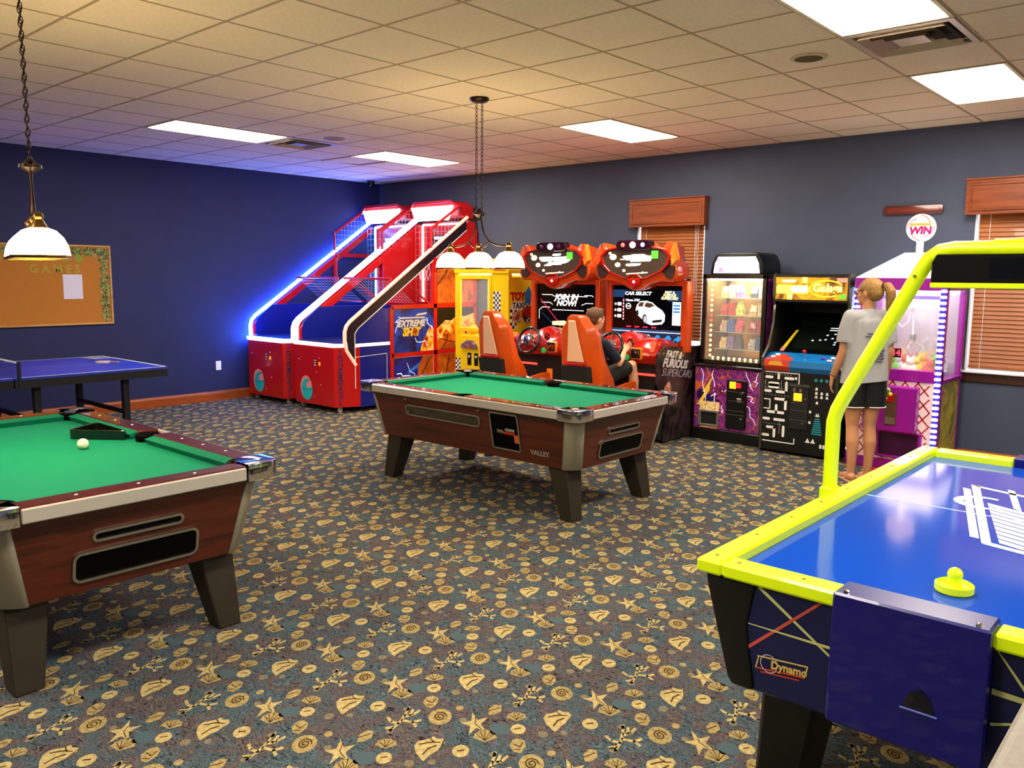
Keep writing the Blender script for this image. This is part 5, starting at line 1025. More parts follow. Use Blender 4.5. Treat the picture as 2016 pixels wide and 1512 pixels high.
pc = MB().ring([(-.12, .12), (.26, .12), (.26, .36), (-.12, .36)], [(-.09, .14), (.23, .14), (.23, .34), (-.09, .34)], -.02, .012).build('prize_chute', pur, t, bev=.006); B(-.09, .23, .006, .0115, .14, .34).build('chute_flap', mat('dark_purple', '#3a063a', .35), pc)
# vertical strips of white bulbs
bs = MB().loft([[(r*math.cos(2*PI*j/14), r*math.sin(2*PI*j/14), z) for j in range(14)] for r, z in ((.008, -.013), (.024, -.010), (.027, 0), (.024, .010), (.008, .013))]).mesh('bulb', [glow('strip_bulb', '#f4ecff', 1.4)], smooth=1)
for x in (-h+.035, h-.028):
    st = MB().box(x-.022, x+.022, -.008, 0, .13, 1.60).build('bulb_strip', glow('strip_blue', '#2a1a9a', .4), t)
    for k in range(30): put('bulb', bs, st, (x, -.014, .15+k*.0492))
rf = MB().loft([[(-h, -.004, 1.685), (h, -.004, 1.685), (h, D, 1.685), (-h, D, 1.685)], [(.0, .06, 1.90), (h-.02, .06, 1.90), (h-.02, D-.12, 1.90), (.0, D-.12, 1.90)]]).build('lit_roof', mat('roof_white', '#fff4f4', .4, emit=1.1), t, bev=.006)
B(.05, .10, .20, .23, 1.90, 2.04).build('sign_pole', mat('sign_pole', '#fff0f0', .4, emit=.9), t)
dk = MB().prism(circ(.075, 2.115, .118, 30), .195, .235, 'y').build('sign_disc', mat('sign_disc', '#ffe4c0', .4, emit=.9), t, bev=.004)
mb = MB()
for a0 in (0.3, 1.9, 3.5, 5.1): stroke(mb, [(.075+r*math.cos(a), 2.115+r*math.sin(a)) for r, a in [(.080+.03*i/8, a0+i*.16) for i in range(9)]], .009, .1935, 'y')
mb.build('sign_swirl', mat('pink_swirl', '#c87a8a', .5), dk, norm=False)
B(-.01, .16, .1925, .1955, 2.132, 2.156).build('gold_band', mat('sign_gold', '#c8a050', .5, noise=.5, nscale=90), dk); text('WIN', .085, mat('sign_magenta', '#a00a6a', .5), dk, front(.075, .1925, 2.09), bold=.005, shear=.1)
# claw
MB().box(-.30, .30, .30, .34, 1.50, 1.53).build('gantry', mat('gantry_violet', '#4a2ab0', .3), t); MB().box(-.02, .08, .26, .38, 1.42, 1.50).build('carriage', mat('carriage', '#d8d8d8', .3), t)
MB().tube([(.03, .32, 1.42), (.04, .32, 1.18)], .006, 6).build('claw_cable', white, t); MB().tube([(-.12, .30, 1.42), (-.10, .30, 1.30), (-.05, .30, 1.25), (.0, .30, 1.30), (.02, .31, 1.42)], .006, 6).build('cord_loop', white, t)
MB().lathe([(.03, .04), (.035, 0), (.02, -.03)], 14, (.04, .32, 1.15)).build('claw_hub', chrome, t, smooth=.7)
for k in range(3): a = 2*PI*k/3+.4; MB().tube([(.04+.02*math.cos(a), .32+.02*math.sin(a), 1.13), (.04+.085*math.cos(a), .32+.085*math.sin(a), 1.08), (.04+.04*math.cos(a), .32+.04*math.sin(a), 1.01)], .007, 6).build('claw_finger', chrome, t)
B(-.12, .04, .012, .02, 1.0, 1.08).build('timer_display', mat('timer_dark', '#2a0a20', .3), t); text('14', .07, glow('timer_red', '#ff2a3a', 2.), t, front(.0, .0105, 1.04), bold=.002)
B(-.16, -.10, .013, .02, 1.28, 1.36).build('green_sticker', mat('green_tag', '', .5), t)
pc_ = ['#e0d020', '#5ab82a', '#e8e0d0', '#d83a2a', '#f0a020', '#c8c8d8']; pn_ = ['yellow', 'green', 'cream', 'red', 'orange', 'pale grey']
k = 0
for iy in range(3):
    for ix in range(4):
        r = .058+.01*((k*5) % 3)/2; o = MB(); o.ball((0, 0, r), (r*1.1, r, r), 12, 8); o.ball((.2*r, -.3*r, 2.1*r), r*.6, 10, 7)
        for s in (-1, 1): o.ball((.2*r+s*.4*r, -.3*r, 2.65*r), (r*.22, r*.16, r*.3), 7, 5); o.ball((s*.85*r, -.6*r, .5*r), r*.33, 7, 5)
        ob = o.build('plush_toy', mat('cplush%d' % (k % 6), pc_[k % 6], .95), None, smooth=3, loc=(7.90-.245+ix*.162, -.80+.13+iy*.175, .831)); tag(ob, '%s plush toy behind the glass of the purple claw machine' % pn_[k % 6], 'plush toy', 'plush toys in the purple claw machine'); k += 1
mt = MB().prism(rrect(-.25, .25, -.19, .19, .02), 0, .012, 'z').build('floor_mat', mat('red_mat', '#a80c08', .8, bump=.6, nscale=300), None, loc=(8.02, -1.02, .003)); tag(mt, 'flat red mat on the carpet before the purple claw machine', 'mat')
# ================================================================== AIR HOCKEY
neon = mat('neon_yellow', '#d4ea00', .35, coat=.3, emit=.12, ecol='#d4f000'); fieldm = mat('hockey_blue', '#0a46b8', .09, spec=.45); hblk = mat('hockey_black', '#0a0a08', .45); hnavy = mat('hockey_navy', '#101a4e', .35); hbox = mat('goal_navy', '#0a0a6a', .3, coat=.3)
t = thing('air_hockey_table', 'blue air hockey table with neon yellow rails and overhead score arch', 'air hockey table', (9.575, -4.95, 0))
W, L = .625, 1.18; zt = .82
B(-W+.06, W-.06, -L+.06, L-.06, .74, .785).build('playing_field', fieldm, t)
fl = .7856
def decal(name, P, m=white, par=t): return MB().add([(x-9.575, y+4.95, fl) for x, y in P], [tuple(range(len(P)))]).build(name, m, par, norm=False)
MB().add([(-W+.07, .085, fl), (W-.07, .085, fl), (W-.07, .093, fl), (-W+.07, .093, fl)], [(0, 1, 2, 3)]).build('centre_line', mat('pale_line2', '#c8e8ff', .4), t, norm=False)
fl = .7862
decal('logo_bar', [(9.307, -4.452), (9.339, -4.464), (9.533, -5.199), (9.503, -5.195)]); decal('logo_bar', [(9.32, -4.367), (9.354, -4.371), (9.576, -5.226), (9.551, -5.249)])
decal('logo_rule', [(9.32, -4.367), (9.72, -4.48), (9.725, -4.515), (9.362, -4.406)]); decal('logo_rule', [(9.554, -5.255), (9.577, -5.225), (9.86, -5.30), (9.87, -5.335)]); decal('logo_bar', [(9.458, -4.358), (9.488, -4.371), (9.575, -4.714), (9.54, -4.678)])
fl = .7868
mb = MB(); P0 = circ(9.43-9.575, -4.67+4.95, .105, 36, 1.2, 5.6); P1 = circ(9.44-9.575, -4.67+4.95, .078, 36, 1.2, 5.6); n = len(P0)
mb.add([(x, y, fl) for x, y in P0]+[(x, y, fl) for x, y in P1], [(i, i+1, n+i+1, n+i) for i in range(n-1)]).build('logo_ring', white, t, norm=False)
for k in range(10):
    q = k/10; a = (9.445+.155*q, -4.66-.56*q); b = (a[0]+.26, a[1]-.11); fl = .7866
    decal('logo_stripe', [a, b, (b[0]+.012, b[1]-.044), (a[0]+.0125, a[1]-.045)])
# rails with goal gaps
def rail(x0, x1, y0, y1): return B(x0, x1, y0, y1, .775, zt).build('rail', neon, t, bev=.008)
GW = .192
rail(-W, -W+.085, -L, L); rail(W-.085, W, -L, L)
for s in (-1, 1):
    y0, y1 = sorted((s*L, s*(L-.085))); rail(-W+.085, -GW, y0, y1); rail(GW, W-.085, y0, y1)
    gb = MB().prism([(s*(L-.085), zt+.012), (s*(L+.03), zt+.012), (s*(L+.035), .46), (s*(L-.02), .46), (s*(L-.02), .74), (s*(L-.085), .74)], -GW, GW, 'x').build('goal_box', hbox, t, bev=.006)
    if s < 0:
        MB().add([(.005, -L-.0352, .575), (.085, -L-.0352, .575), (.07, -L-.0352, .615), (.045, -L-.0352, .635), (.02, -L-.0352, .615)], [(0, 1, 2, 3, 4)]).build('finger_hole', mat('hole_dark', '#030318', .2, coat=.5), gb, norm=False)
        MB().tube([(.0, -L-.037, .572), (.09, -L-.037, .572)], .003, 6).build('hole_lip', mat('lip_blue', '#4a5ab0', .3), gb)
        for x in (-GW+.03, GW-.03): MB().ball((x, -L-.01, zt+.012), .009, 8, 6).build('bolt', chrome, gb)
for s in (-1, 1):
    for k in range(9): MB().lathe([(.007, 0), (.005, .002)], 8, (s*(W-.04), -L+.06+k*(2*L-.12)/8, zt)).build('screw', mat('screw_olive', '#6a6a10', .5), t)
    for k in (-.5, -.3, .3, .5): MB().lathe([(.007, 0), (.005, .002)], 8, (k, s*(L-.04), zt)).build('screw', mat('screw_olive', '', .5), t)
# cabinet body: sloped sides, black corner mouldings, navy end panels
def sec(ix, iy, z): return [(-W+ix, -L+iy, z), (W-ix, -L+iy, z), (W-ix, L-iy, z), (-W+ix, L-iy, z)]
MB().loft([sec(.125, .055, .42), sec(.08, .040, .60), sec(.035, .032, .775)]).build('cabinet', hnavy, t, bev=.01)
for sx in (-1, 1):
    for sy in (-1, 1):
        rings = []
        for z, ix, wx in ((.775, .022, .165), (.74, .026, .155), (.70, .035, .138), (.64, .05, .112), (.56, .07, .098), (.50, .085, .092), (.45, .098, .085), (.425, .112, .072)):
            iy = .022+(.775-z)*.055; rings.append([(sx*(W-ix), sy*(L-iy), z), (sx*(W-ix-wx), sy*(L-iy), z), (sx*(W-ix-wx), sy*(L-iy-.05), z), (sx*(W-ix-.05), sy*(L-iy-.05), z), (sx*(W-ix-.05), sy*(L-iy-.30), z), (sx*(W-ix), sy*(L-iy-.30), z)])
        MB().loft(rings).build('corner_moulding', hblk, t, bev=.01, seg=2, smooth=.7)
        cx, cy = sx*(W-.25), sy*(L-.30); ox, oy = sx*(W-.19), sy*(L-.33)
        MB().loft([[(ox+a*.075, oy+b*.10, 0) for a, b in ((-1, -1), (1, -1), (1, 1), (-1, 1))], [(cx+a*.095, cy+b*.12, .45) for a, b in ((-1, -1), (1, -1), (1, 1), (-1, 1))]]).build('leg', hblk, t, bev=.015)
# printed stripes and logo on the near end
Ye = lambda z: -L+.032+(.775-z)*.0457+(.0 if z > .6 else (.6-z)*.0376)-.0022
def epoly(P, e=0.): return [(x-9.575, Ye(z)-e, z) for x, z in P]
def estroke(name, a, b, w0, w1, m, e):
    n = 8; A = Vector(a); Bv = Vector(b); d = (Bv-A).normalized(); nn = Vector((-d.y, d.x)); v = []
    for i in range(n+1):
        p = A.lerp(Bv, i/n); w_ = w0+(w1-w0)*i/n; v += epoly([tuple(p+nn*w_/2), tuple(p-nn*w_/2)], e)
    return MB().add(v, [(2*i, 2*i+1, 2*i+3, 2*i+2) for i in range(n)]).build(name, m, t, norm=False)
pale = mat('pale_yellow_print', '#d8dc8a', .5); redp = mat('coral_print', '#d85a4a', .5)
estroke('stripe', (9.145, .765), (9.362, .614), .011, .007, pale, .0); estroke('stripe', (9.113, .641), (9.362, .640), .003, .009, pale, .0006); estroke('stripe', (9.111, .56), (9.338, .772), .010, .008, redp, .0003)
estroke('stripe', (9.775, .765), (9.87, .64), .004, .010, pale, 0); estroke('stripe', (9.768, .655), (9.90, .650), .016, .014, pale, .0003); estroke('stripe', (9.77, .565), (9.86, .60), .008, .006, pale, .0006)
gold2 = mat('logo_gold', '#e8c86a', .5); lred = mat('logo_red', '#e04a2a', .5)
estroke('logo_rule', (9.145, .545), (9.30, .560), .005, .005, gold2, .0004); estroke('logo_rule', (9.14, .505), (9.29, .522), .005, .005, lred, .0004); estroke('logo_rule', (9.155, .496), (9.275, .509), .004, .004, lred, .0004); estroke('logo_rule', (9.14, .505), (9.15, .546), .004, .004, gold2, .0005); estroke('logo_rule', (9.29, .522), (9.30, .560), .004, .004, gold2, .0005)
R0 = [(9.182+.028*math.cos(a), .530+.030*math.sin(a)) for a in [2*PI*i/24 for i in range(24)]]; R1 = [(9.182+.025*math.cos(a), .530+.027*math.sin(a)) for a in [2*PI*i/24 for i in range(24)]]
MB().add(epoly(R0, .0008)+epoly(R1, .0008), [(i, (i+1) % 24, 24+(i+1) % 24, 24+i) for i in range(24)]).build('logo_ring', mat('logo_pale', '#d8d0d8', .5), t, norm=False)
yd = Vector((0, Ye(.56)-Ye(.50), .06)); text('Dynamo', .036, gold2, t, frameM((9.243-9.575, Ye(.533)-.0012, .533), (1, 0, .1), yd), bold=.0012, shear=.1, sx=.88)
# arch with score box
xa = W+.015; P = [(-xa, -.05, .70), (-xa, -.05, 1.0), (-xa, -.05, 1.10), (-xa+.012, -.05, 1.15), (-xa+.04, -.05, 1.21), (-.345, -.05, 1.715), (-.32, -.05, 1.755), (-.285, -.05, 1.782), (-.24, -.05, 1.79), (-.1, -.05, 1.79)]
arch = MB().tube(P+[(-x, y, z) for x, y, z in P[::-1]], .0285, 14).build('score_arch', neon, t, smooth=1)
MB().tube([(-.11, -.05, 1.79), (.11, -.05, 1.79)], .034, 14).build('arch_sleeve', neon, arch, smooth=.6)
for s in (-1, 1): MB().box(s*xa-.03, s*xa+.03, -.09, -.01, .66, .83).build('arch_foot', neon, arch, bev=.006)
for s in (-1, 1): MB().cyl((s*.36, -.078, 1.69), (s*.36, -.085, 1.69), .006, 8).build('bolt', mat('screw_olive', '', .5), arch)
sb = MB().prism([(-.30, 1.665), (.30, 1.665), (.30, 1.74), (.285, 1.77), (-.285, 1.77), (-.30, 1.74)], -.10, .0, 'y').build('score_box', mat('score_black', '#0d0a05', .2, coat=.3), t, bev=.004)
B(-.30, .30, -.104, .004, 1.648, 1.667).build('score_trim', neon, sb, bev=.003); B(-.11, .11, -.102, -.10, 1.685, 1.755).build('score_window', mat('score_win', '#020202', .08, coat=1.), sb)
ml = thing('hockey_mallet', 'neon yellow air hockey mallet resting by the goal', 'mallet', (9.60, -5.80, .787))
MB().lathe([(.048, 0), (.052, .004), (.052, .022), (.046, .026), (.042, .016), (.024, .013), (.019, .02), (.018, .042)], 28).build('base', neon, ml, smooth=.7)
MB().ball((0, 0, .05), (.021, .021, .021), 16, 10).build('knob', neon, ml, smooth=3)
# grey counter edge next to the near end
t = thing('grey_counter', 'light grey counter with rounded edge beside the goal end of the air hockey table', 'counter', (10.28, -6.95, 0))
gm = mat('grey_laminate', '#8d867c', .6, noise=.08, nscale=60)
B(-.37, .37, -.46, .46, .84, .90).build('worktop', gm, t, bev=.022, seg=3); B(-.33, .33, -.42, .42, .05, .84).build('body', mat('grey_body', '#6d675f', .6), t, bev=.01); B(-.30, .30, -.39, .39, 0, .05).build('plinth', matte, t)
# ================================================================== PEOPLE
def capsule(mb, a, b, r0, r1, n=14):
    a, b = Vector(a), Vector(b); d = b-a; L_ = d.length
    if L_ < 1e-5: return mb.ball(a, r0, n, 8)
    d.normalize(); pts, rs = [], []
    for k in range(5): q = PI/2*(1-k/4); pts.append(a-d*r0*math.sin(q)); rs.append(max(.0006, r0*math.cos(q)))
    for k in range(1, 4): pts.append(a.lerp(b, k/4)); rs.append(r0+(r1-r0)*k/4)
    for k in range(5): q = PI/2*k/4; pts.append(b+d*r1*math.sin(q)); rs.append(max(.0006, r1*math.cos(q)))
    # fixed frame so rings never twist
    e = d.orthogonal().normalized(); g = d.cross(e)
    return mb.loft([[p+(e*math.cos(2*PI*j/n)+g*math.sin(2*PI*j/n))*r for j in range(n)] for p, r in zip(pts, rs)])
def chain(mb, P):
    for (a, r0), (b, r1) in zip(P[:-1], P[1:]): capsule(mb, a, b, r0, r1)
    return mb
def skin_mesh(mb, name, m, parent, voxel=.007, smooth=4, cut=(), M=None):
    me = mb.mesh(name, [m]); o = bpy.data.objects.new('tmp', me); C.objects.link(o)
    md = o.modifiers.new('r', 'REMESH'); md.mode = 'VOXEL'; md.voxel_size = voxel
    sm = o.modifiers.new('s', 'SMOOTH'); sm.factor = .5; sm.iterations = smooth
    me2 = bpy.data.meshes.new_from_object(o.evaluated_get(bpy.context.evaluated_depsgraph_get())); bpy.data.objects.remove(o); bpy.data.meshes.remove(me)
    if cut:
        bm = bmesh.new(); bm.from_mesh(me2)
        for co, no in cut: bmesh.ops.bisect_plane(bm, geom=bm.verts[:]+bm.edges[:]+bm.faces[:], plane_co=co, plane_no=no, clear_outer=True)
        bm.to_mesh(me2); bm.free()
    me2.materials.clear(); me2.materials.append(m); me2.name = name
    me2.polygons.foreach_set('use_smooth', [True]*len(me2.polygons)); me2.update()
    return put(name, me2, parent)
def hand(mb, w, d, side, curl=.5, s=1.0):
    "palm and five bent fingers; w wrist, d direction of the hand, side = vector from little finger to thumb"
    w, d, side = Vector(w), Vector(d).normalized(), Vector(side).normalized(); nrm = d.cross(side).normalized()
    for k in (-1, 0, 1): capsule(mb, w+side*.017*k*s, w+d*.075*s+side*.024*k*s, .015*s, .0125*s, 10)
    for k, ln in ((-1.5, .055), (-.5, .068), (.5, .072), (1.5, .065)):
        b = w+d*.082*s+side*.0165*k*s; m1 = b+(d*math.cos(curl*.5)+nrm*math.sin(curl*.5))*ln*.5*s; m2 = m1+(d*math.cos(curl*1.4)+nrm*math.sin(curl*1.4))*ln*.5*s
        chain(mb, [(b, .0088*s), (m1, .0082*s), (m2, .0072*s)])
    b = w+d*.025*s+side*.026*s; m1 = b+(d*.75+side*.65).normalized()*.038*s; m2 = m1+(d*.95+side*.1+nrm*curl*.6).normalized()*.032*s
    chain(mb, [(b, .0115*s), (m1, .0098*s), (m2, .0082*s)])
def head(mb, c, rot, s=1.0):
    "skull, jaw, nose, ears, brow; rot turns the face (+Y) direction"
    Mh = Matrix.Translation(c) @ rot; mb.M = Mh
    mb.ball((0, -.012*s, .022*s), (.073*s, .092*s, .088*s), 22, 16); mb.ball((0, .022*s, -.045*s), (.054*s, .062*s, .062*s), 18, 12); mb.ball((0, .06*s, -.085*s), (.022*s, .02*s, .018*s), 10, 8)
    capsule(mb, (0, .083*s, .012*s), (0, .098*s, -.022*s), .009*s, .013*s, 10); mb.ball((0, .083*s, -.052*s), (.023*s, .012*s, .010*s), 10, 8)
    for x in (-1, 1):
        mb.ball((x*.075*s, -.006*s, -.008*s), (.010*s, .019*s, .031*s), 10, 8); mb.ball((x*.028*s, .073*s, .027*s), (.022*s, .012*s, .008*s), 8, 6); mb.ball((x*.042*s, .05*s, -.025*s), (.02*s, .022*s, .02*s), 8, 6)
    mb.M = None; return Mh
def face_parts(t, Mh, s, lipcol, browcol):
    for x in (-1, 1):
        e = MB(); e.M = Mh; e.ball((x*.029*s, .078*s, .008*s), (.0125*s, .008*s, .0085*s), 12, 8); eo = e.build('eye', mat('eye_white', '#efe8e2', .2), t, smooth=3)
        e = MB(); e.M = Mh; e.ball((x*.029*s, .0855*s, .008*s), (.0055*s, .003*s, .0055*s), 10, 6); e.build('iris', mat('iris_brown', '#2a1a12', .1), eo, smooth=3)
        e = MB(); e.M = Mh; e.tube([(x*.014*s, .087*s, .028*s), (x*.03*s, .085*s, .033*s), (x*.046*s, .073*s, .028*s)], .0028*s, 6); e.build('eyebrow', mat('brow_'+browcol, '#'+browcol, .8), t)
    e = MB(); e.M = Mh; e.tube([(-.02*s, .088*s, -.054*s), (0, .095*s, -.052*s), (.02*s, .088*s, -.054*s)], .0045*s, 6); e.build('lips', mat('lips', lipcol, .4), t, smooth=1)
skinG = mat('skin_warm', '#c88c64', .5, spec=.35, noise=.05, nscale=14); skinB = mat('skin_fair', '#e2a680', .5, spec=.35, noise=.05, nscale=14)
# ---------------- girl
g = thing('person', 'standing girl with a blonde ponytail, glasses, grey shirt and black shorts', 'person', (7.85, -1.40, 0), .74)
b = MB()
for s in (-1, 1):
    chain(b, [((s*.075, .0, .86), .088), ((s*.075, .01, .66), .074), ((s*.072, .012, .47), .049), ((s*.072, -.012, .34), .053), ((s*.07, -.015, .20), .038), ((s*.068, -.005, .075), .031)])
    chain(b, [((s*.068, -.025, .047), .033), ((s*.072, .05, .040), .029), ((s*.078, .12, .030), .023), ((s*.08, .16, .026), .017)])
    capsule(b, (s*.078, .0, .90), (s*.07, .0, .98), .092, .08); capsule(b, (s*.065, 0, .98), (s*.08, .005, 1.18), .078, .085); capsule(b, (s*.08, .005, 1.18), (s*.09, -.005, 1.33), .085, .068); capsule(b, (s*.06, -.005, 1.36), (s*.155, -.005, 1.36), .058, .05)
chain(b, [((0, -.01, 1.36), .06), ((0, -.005, 1.42), .047), ((0, .005, 1.48), .045)])
LA = [((-.15, -.005, 1.355), .05), ((-.172, .0, 1.22), .042), ((-.185, .005, 1.09), .036), ((-.205, .045, .98), .035), ((-.225, .09, .87), .024)]; RA = [((.15, -.005, 1.355), .05), ((.172, -.01, 1.22), .042), ((.182, -.015, 1.09), .036), ((.192, .02, .98), .035), ((.202, .06, .87), .024)]
chain(b, LA); chain(b, RA)
hand(b, (-.228, .095, .862), (-.05, .12, -1), (.3, 1, .1), .5, .92); hand(b, (.204, .065, .862), (.0, .15, -1), (-.3, 1, .1), .9, .92)
rotG = Matrix.Rotation(.70, 4, 'Z') @ Matrix.Rotation(-.05, 4, 'X'); MhG = head(b, (0, .015, 1.565), rotG, 1.03)
skin_mesh(b, 'body', skinG, g, .0062, 4)
face_parts(g, MhG, 1.03, '#b86a5a', '8a6a3a')
# shirt
sh = MB(); sm_ = mat('grey_shirt', '#a3a2a3', .85, bump=.3, nscale=120)
for s in (-1, 1):
    chain(sh, [((s*.075, .0, .78), .122), ((s*.073, .0, .92), .112), ((s*.075, .005, 1.17), .098), ((s*.08, -.005, 1.31), .082)]); capsule(sh, (s*.05, -.005, 1.36), (s*.135, -.005, 1.365), .072, .068)
    A = [(s*.14, -.005, 1.365), (s*.17, -.002, 1.27), (s*.182, .0, 1.17)]; chain(sh, [(A[0], .068), (A[1], .064), (A[2], .066)])
for x in (-.045, 0, .045): chain(sh, [((x, .0, .78), .124), ((x, .0, .92), .114), ((x, .003, 1.17), .104), ((x, -.008, 1.31), .092)])
capsule(sh, (0, -.01, 1.37), (0, -.008, 1.40), .07, .062)
for k in range(7): a = .3+k*.9; capsule(sh, (.15*math.cos(a), .105*math.sin(a), .80), (.12*math.cos(a+.25), .085*math.sin(a+.25), 1.02), .02, .008)
shirt = skin_mesh(sh, 'shirt', sm_, g, .008, 5, cut=[((0, 0, .845), (.10, 0, -1)), ((0, -.02, 1.432), (0, .15, 1))])
for v_ in shirt.data.vertices:          # square off the sleeve ends
    if abs(v_.co.x) > .186 and 1.095 < v_.co.z < 1.165: v_.co.z = 1.165+(v_.co.z-1.165)*.08
lines = MB()
yk = lambda x, z: -.105-.0*z
tm_ = mat('shirt_print', '#6a6678', .8)
for k, w_ in enumerate((.10, .12, .06, .09, .11, .10, .12, .09, .10, .11, .08)):
    z = 1.24-k*.022; yy = -(.104+.010*(1.17-z)/.25 if z < 1.17 else .104-.012*(z-1.17)/.14); [lines.box(.03-w_*.7+w_*1.4*q/6, .03-w_*.7+w_*1.4*(q+.8)/6, yy-.0085, yy+.012, z-.0045, z+.0045) for q in range(6)]
lines.build('shirt_print', tm_, shirt)
# shorts
so = MB(); blk = mat('shorts_black', '#0b0b0d', .7)
for s in (-1, 1): chain(so, [((s*.068, 0, .93), .088), ((s*.075, -.005, .83), .102), ((s*.08, .002, .72), .105), ((s*.08, .006, .58), .10)])
shorts = skin_mesh(so, 'shorts', blk, g, .008, 4, cut=[((0, 0, .635), (0, .0, -1)), ((0, 0, .97), (0, 0, 1))])
for s in (-1, 1): MB().tube([(s*.082+.103*math.cos(a), .004+.104*math.sin(a), .637) for a in [2*PI*i/26 for i in range(26)] if s*math.cos(a) > -.62], .0035, 6).build('hem_piping', white, shorts)
# hair
hr = MB(); hm = mat('hair_blonde', '#96703c', .55, noise=.35, nscale=60, spec=.4); hr.M = MhG
hr.ball((0, -.022, .034), (.083, .098, .088), 22, 16); hr.ball((0, -.055, .0), (.074, .066, .074), 18, 12); hr.ball((.04, -.02, .015), (.045, .06, .05), 12, 8); hr.ball((-.04, -.02, .015), (.045, .06, .05), 12, 8); hr.M = None
pt = [((0, -.112, .055), .022), ((0, -.155, .045), .034), ((.0, -.178, .0), .04), ((.004, -.175, -.06), .036), ((.004, -.162, -.115), .024), ((.0, -.15, -.15), .009)]
chain(hr, [(tuple(MhG @ Vector(p)), r) for p, r in pt])
hair = skin_mesh(hr, 'hair', hm, g, .007, 2, cut=[(MhG @ Vector((0, .062, .055)), (MhG.to_3x3() @ Vector((0, .92, -.38))).normalized())])
e = MB(); e.M = MhG; e.tube([(.024*math.cos(a), -.122-.006*math.sin(a), .054+.024*math.sin(a)) for a in [2*PI*i/14 for i in range(14)]], .007, 7, closed=True); e.build('hair_tie', mat('tie_maroon', '#3a0a14', .7), hair, smooth=1)
e = MB(); e.M = MhG
for x in (-1, 1): e.tube([(x*.079, -.005, .018), (x*.078, .04, .018), (x*.066, .088, .014)], .0026, 6); e.tube([(x*.031+.027*math.cos(a), .100-.006*abs(math.cos(a)), .008+.019*math.sin(a)) for a in [2*PI*i/18 for i in range(18)]], .0024, 6, closed=True)
e.tube([(-.006, .104, .012), (.006, .104, .012)], .0024, 6); e.build('glasses', mat('glasses_dark', '#2a1410', .3), g, smooth=1)
e = MB(); wp = Vector((-.222, .084, .885)); dd = Vector((.02, -.045, .11)).normalized(); e1 = dd.orthogonal().normalized(); e2 = dd.cross(e1); e.tube([wp+(e1*math.cos(a)+e2*math.sin(a))*.030 for a in [2*PI*i/18 for i in range(18)]], .004, 6, closed=True); e.build('bracelet', mat('bracelet', '#6a3a3a', .6), g, smooth=1)
for s in (-1, 1):
    ff = MB().prism([(s*.068+x, y) for x, y in [(-.036, -.06), (.0, -.072), (.036, -.06), (.036, .05), (.048, .12), (.04, .165), (.01, .185), (-.025, .17), (-.04, .11)]], .0, .014, 'z').build('flip_flop', mat('sandal_tan', '#c89a80', .7), g, bev=.003)
    MB().tube([(s*.068-.036, .03, .014), (s*.07-.012, .075, .062), (s*.075, .135, .045), (s*.076+.022, .08, .06), (s*.068+.04, .03, .014)], .005, 6).build('strap', mat('sandal_strap', '#e0b8a8', .6), ff)
# toy held in her right hand
Mg = Matrix.Translation((7.85, -1.40, 0)) @ Matrix.Rotation(.74, 4, 'Z'); tp_ = Mg @ Vector((.206, .115, .735))
ty = thing('held_plush', 'small green and yellow plush toy held in the girl\'s hand', 'plush toy', tuple(tp_))
for nm, c, r, col in (('toy_body', (0, 0, -.01), (.045, .04, .036), '#3a9a2a'), ('toy_head', (.035, .01, .02), (.03, .028, .026), '#8ad06a'), ('toy_beak', (.06, .012, -.012), (.022, .02, .018), '#f0c81a'), ('toy_foot', (-.02, .01, -.045), (.02, .018, .014), '#e8e8d8'), ('toy_foot', (.03, .0, -.045), (.02, .018, .014), '#f0c81a')): MB().ball(c, r, 12, 9).build(nm, mat('toy'+col, col, .95), ty, smooth=3)

# ---------------- boy in the driving chair
bx, by = 5.40, -1.72
g = thing('person', 'boy with short brown hair in a navy shirt driving the racing game', 'person', (bx, by, 0), 0)
b = MB()
for s, kx, ky, kz in ((1, .20, .30, .80), (-1, -.16, .31, .77)):
    chain(b, [((s*.075, -.05, .65), .082), ((s*.13, .14, .735), .066), ((kx, ky, kz), .05), ((kx+.012*s, ky+.035, kz-.17), .046), ((kx, ky+.06, kz-.36), .034), ((kx-.01*s, ky+.075, kz-.56), .030)])
    f0 = Vector((kx-.01*s, ky+.07, kz-.60)); chain(b, [(f0, .032), (f0+Vector((0, .09, -.03)), .028), (f0+Vector((0, .16, -.055)), .02)])
    capsule(b, (s*.07, -.08, .66), (s*.06, -.09, .80), .085, .072); capsule(b, (s*.06, -.09, .80), (s*.075, -.10, 1.02), .072, .06); capsule(b, (s*.05, -.10, 1.05), (s*.135, -.10, 1.04), .05, .044)
chain(b, [((0, -.10, 1.05), .052), ((0, -.085, 1.10), .044), ((0, -.07, 1.15), .042)])
chain(b, [((.145, -.10, 1.035), .045), ((.185, -.01, .93), .038), ((.20, .07, .835), .034), ((.185, .15, .88), .031), ((.155, .235, .945), .023)]); chain(b, [((-.145, -.10, 1.035), .045), ((-.20, -.02, .93), .038), ((-.225, .06, .85), .034), ((-.215, .15, .91), .031), ((-.20, .225, .96), .023)])
hand(b, (.153, .24, .950), (-.15, .9, .45), (-.6, -.25, .75), 1.2, .85); hand(b, (-.198, .23, .963), (.2, .9, .4), (.6, -.25, .75), 1.2, .85)
MhB = head(b, (0, -.05, 1.262), Matrix.Rotation(-.25, 4, 'Z') @ Matrix.Rotation(-.08, 4, 'X'), 1.0)
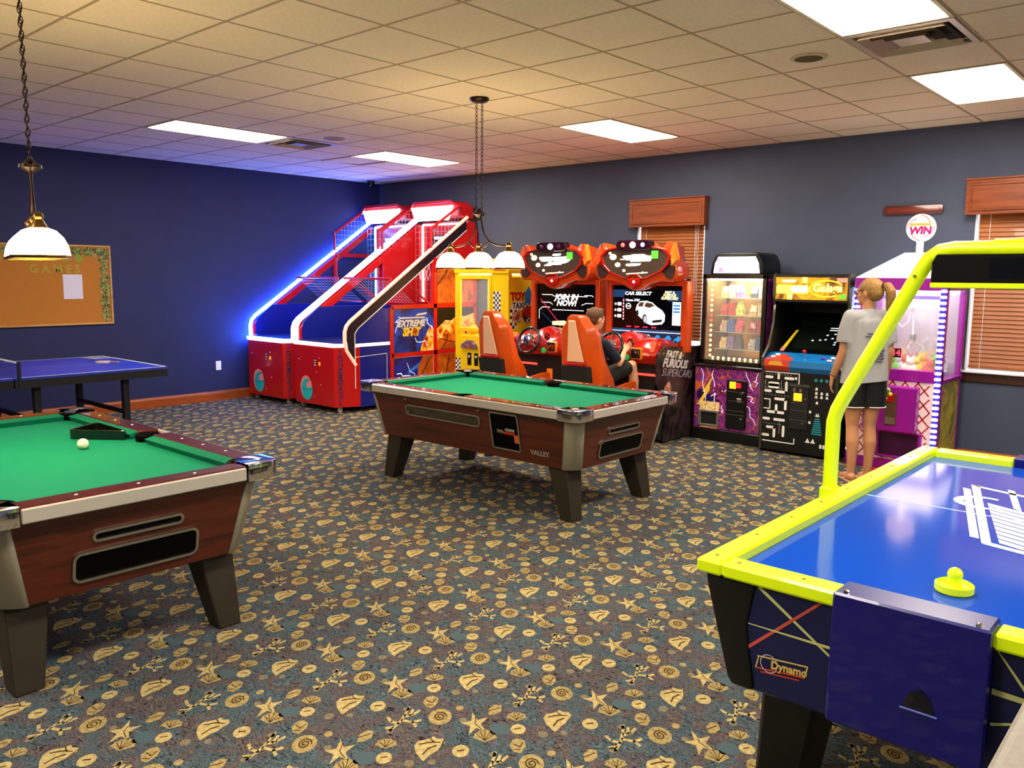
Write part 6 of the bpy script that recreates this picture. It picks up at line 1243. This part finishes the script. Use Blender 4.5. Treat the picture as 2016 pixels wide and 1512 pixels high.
skin_mesh(b, 'body', skinB, g, .0062, 4); face_parts(g, MhB, 1.0, '#c07a6a', '5a3a20')
sh = MB(); nv = mat('navy_shirt', '#161e34', .85, bump=.3, nscale=120)
for s in (-1, 1):
    chain(sh, [((s*.075, -.085, .66), .095), ((s*.068, -.092, .82), .088), ((s*.078, -.10, 1.0), .074)]); capsule(sh, (s*.045, -.10, 1.05), (s*.13, -.10, 1.04), .058, .055)
    chain(sh, [((s*.14, -.10, 1.035), .055), ((s*.183, -.015, .935), .052), ((s*.196, .03, .885), .052)])
skin_mesh(sh, 'shirt', nv, g, .008, 4, cut=[((0, -.09, 1.105), (0, .2, 1)), ((0, .045, .875), (0, .62, -.78))])
so = MB()
for s, kx, ky, kz in ((1, .20, .30, .80), (-1, -.16, .31, .77)): chain(so, [((s*.072, -.08, .66), .10), ((s*.12, .12, .735), .085), ((kx*.96, ky*.86, kz-.015), .072)])
skin_mesh(so, 'shorts', mat('shorts_charcoal', '#15160f', .8), g, .008, 4, cut=[((0, .245, .7), (0, 1, .15))])
hr = MB(); hr.M = MhB; hr.ball((0, -.018, .032), (.079, .096, .088), 22, 16); hr.ball((0, -.05, -.005), (.068, .058, .068), 16, 12); hr.ball((0, .045, .085), (.05, .04, .03), 12, 8); hr.M = None
skin_mesh(hr, 'hair', mat('hair_brown', '#5a3a1e', .7, noise=.4, nscale=90, bump=.6), g, .007, 2, cut=[(MhB @ Vector((0, .05, .05)), (MhB.to_3x3() @ Vector((0, .85, -.55))).normalized()), (MhB @ Vector((0, 0, -.062)), (MhB.to_3x3() @ Vector((0, .1, -1))).normalized())])
for s, kx, ky, kz in ((1, .20, .30, .80), (-1, -.16, .31, .77)):
    f0 = Vector((kx-.01*s, ky+.07, kz-.60)); q = MB(); chain(q, [(f0+Vector((0, -.01, -.012)), .042), (f0+Vector((0, .09, -.042)), .04), (f0+Vector((0, .165, -.066)), .03)]); q.build('shoe', mat('shoe_dark', '#1c1c22', .6), g, smooth=1)
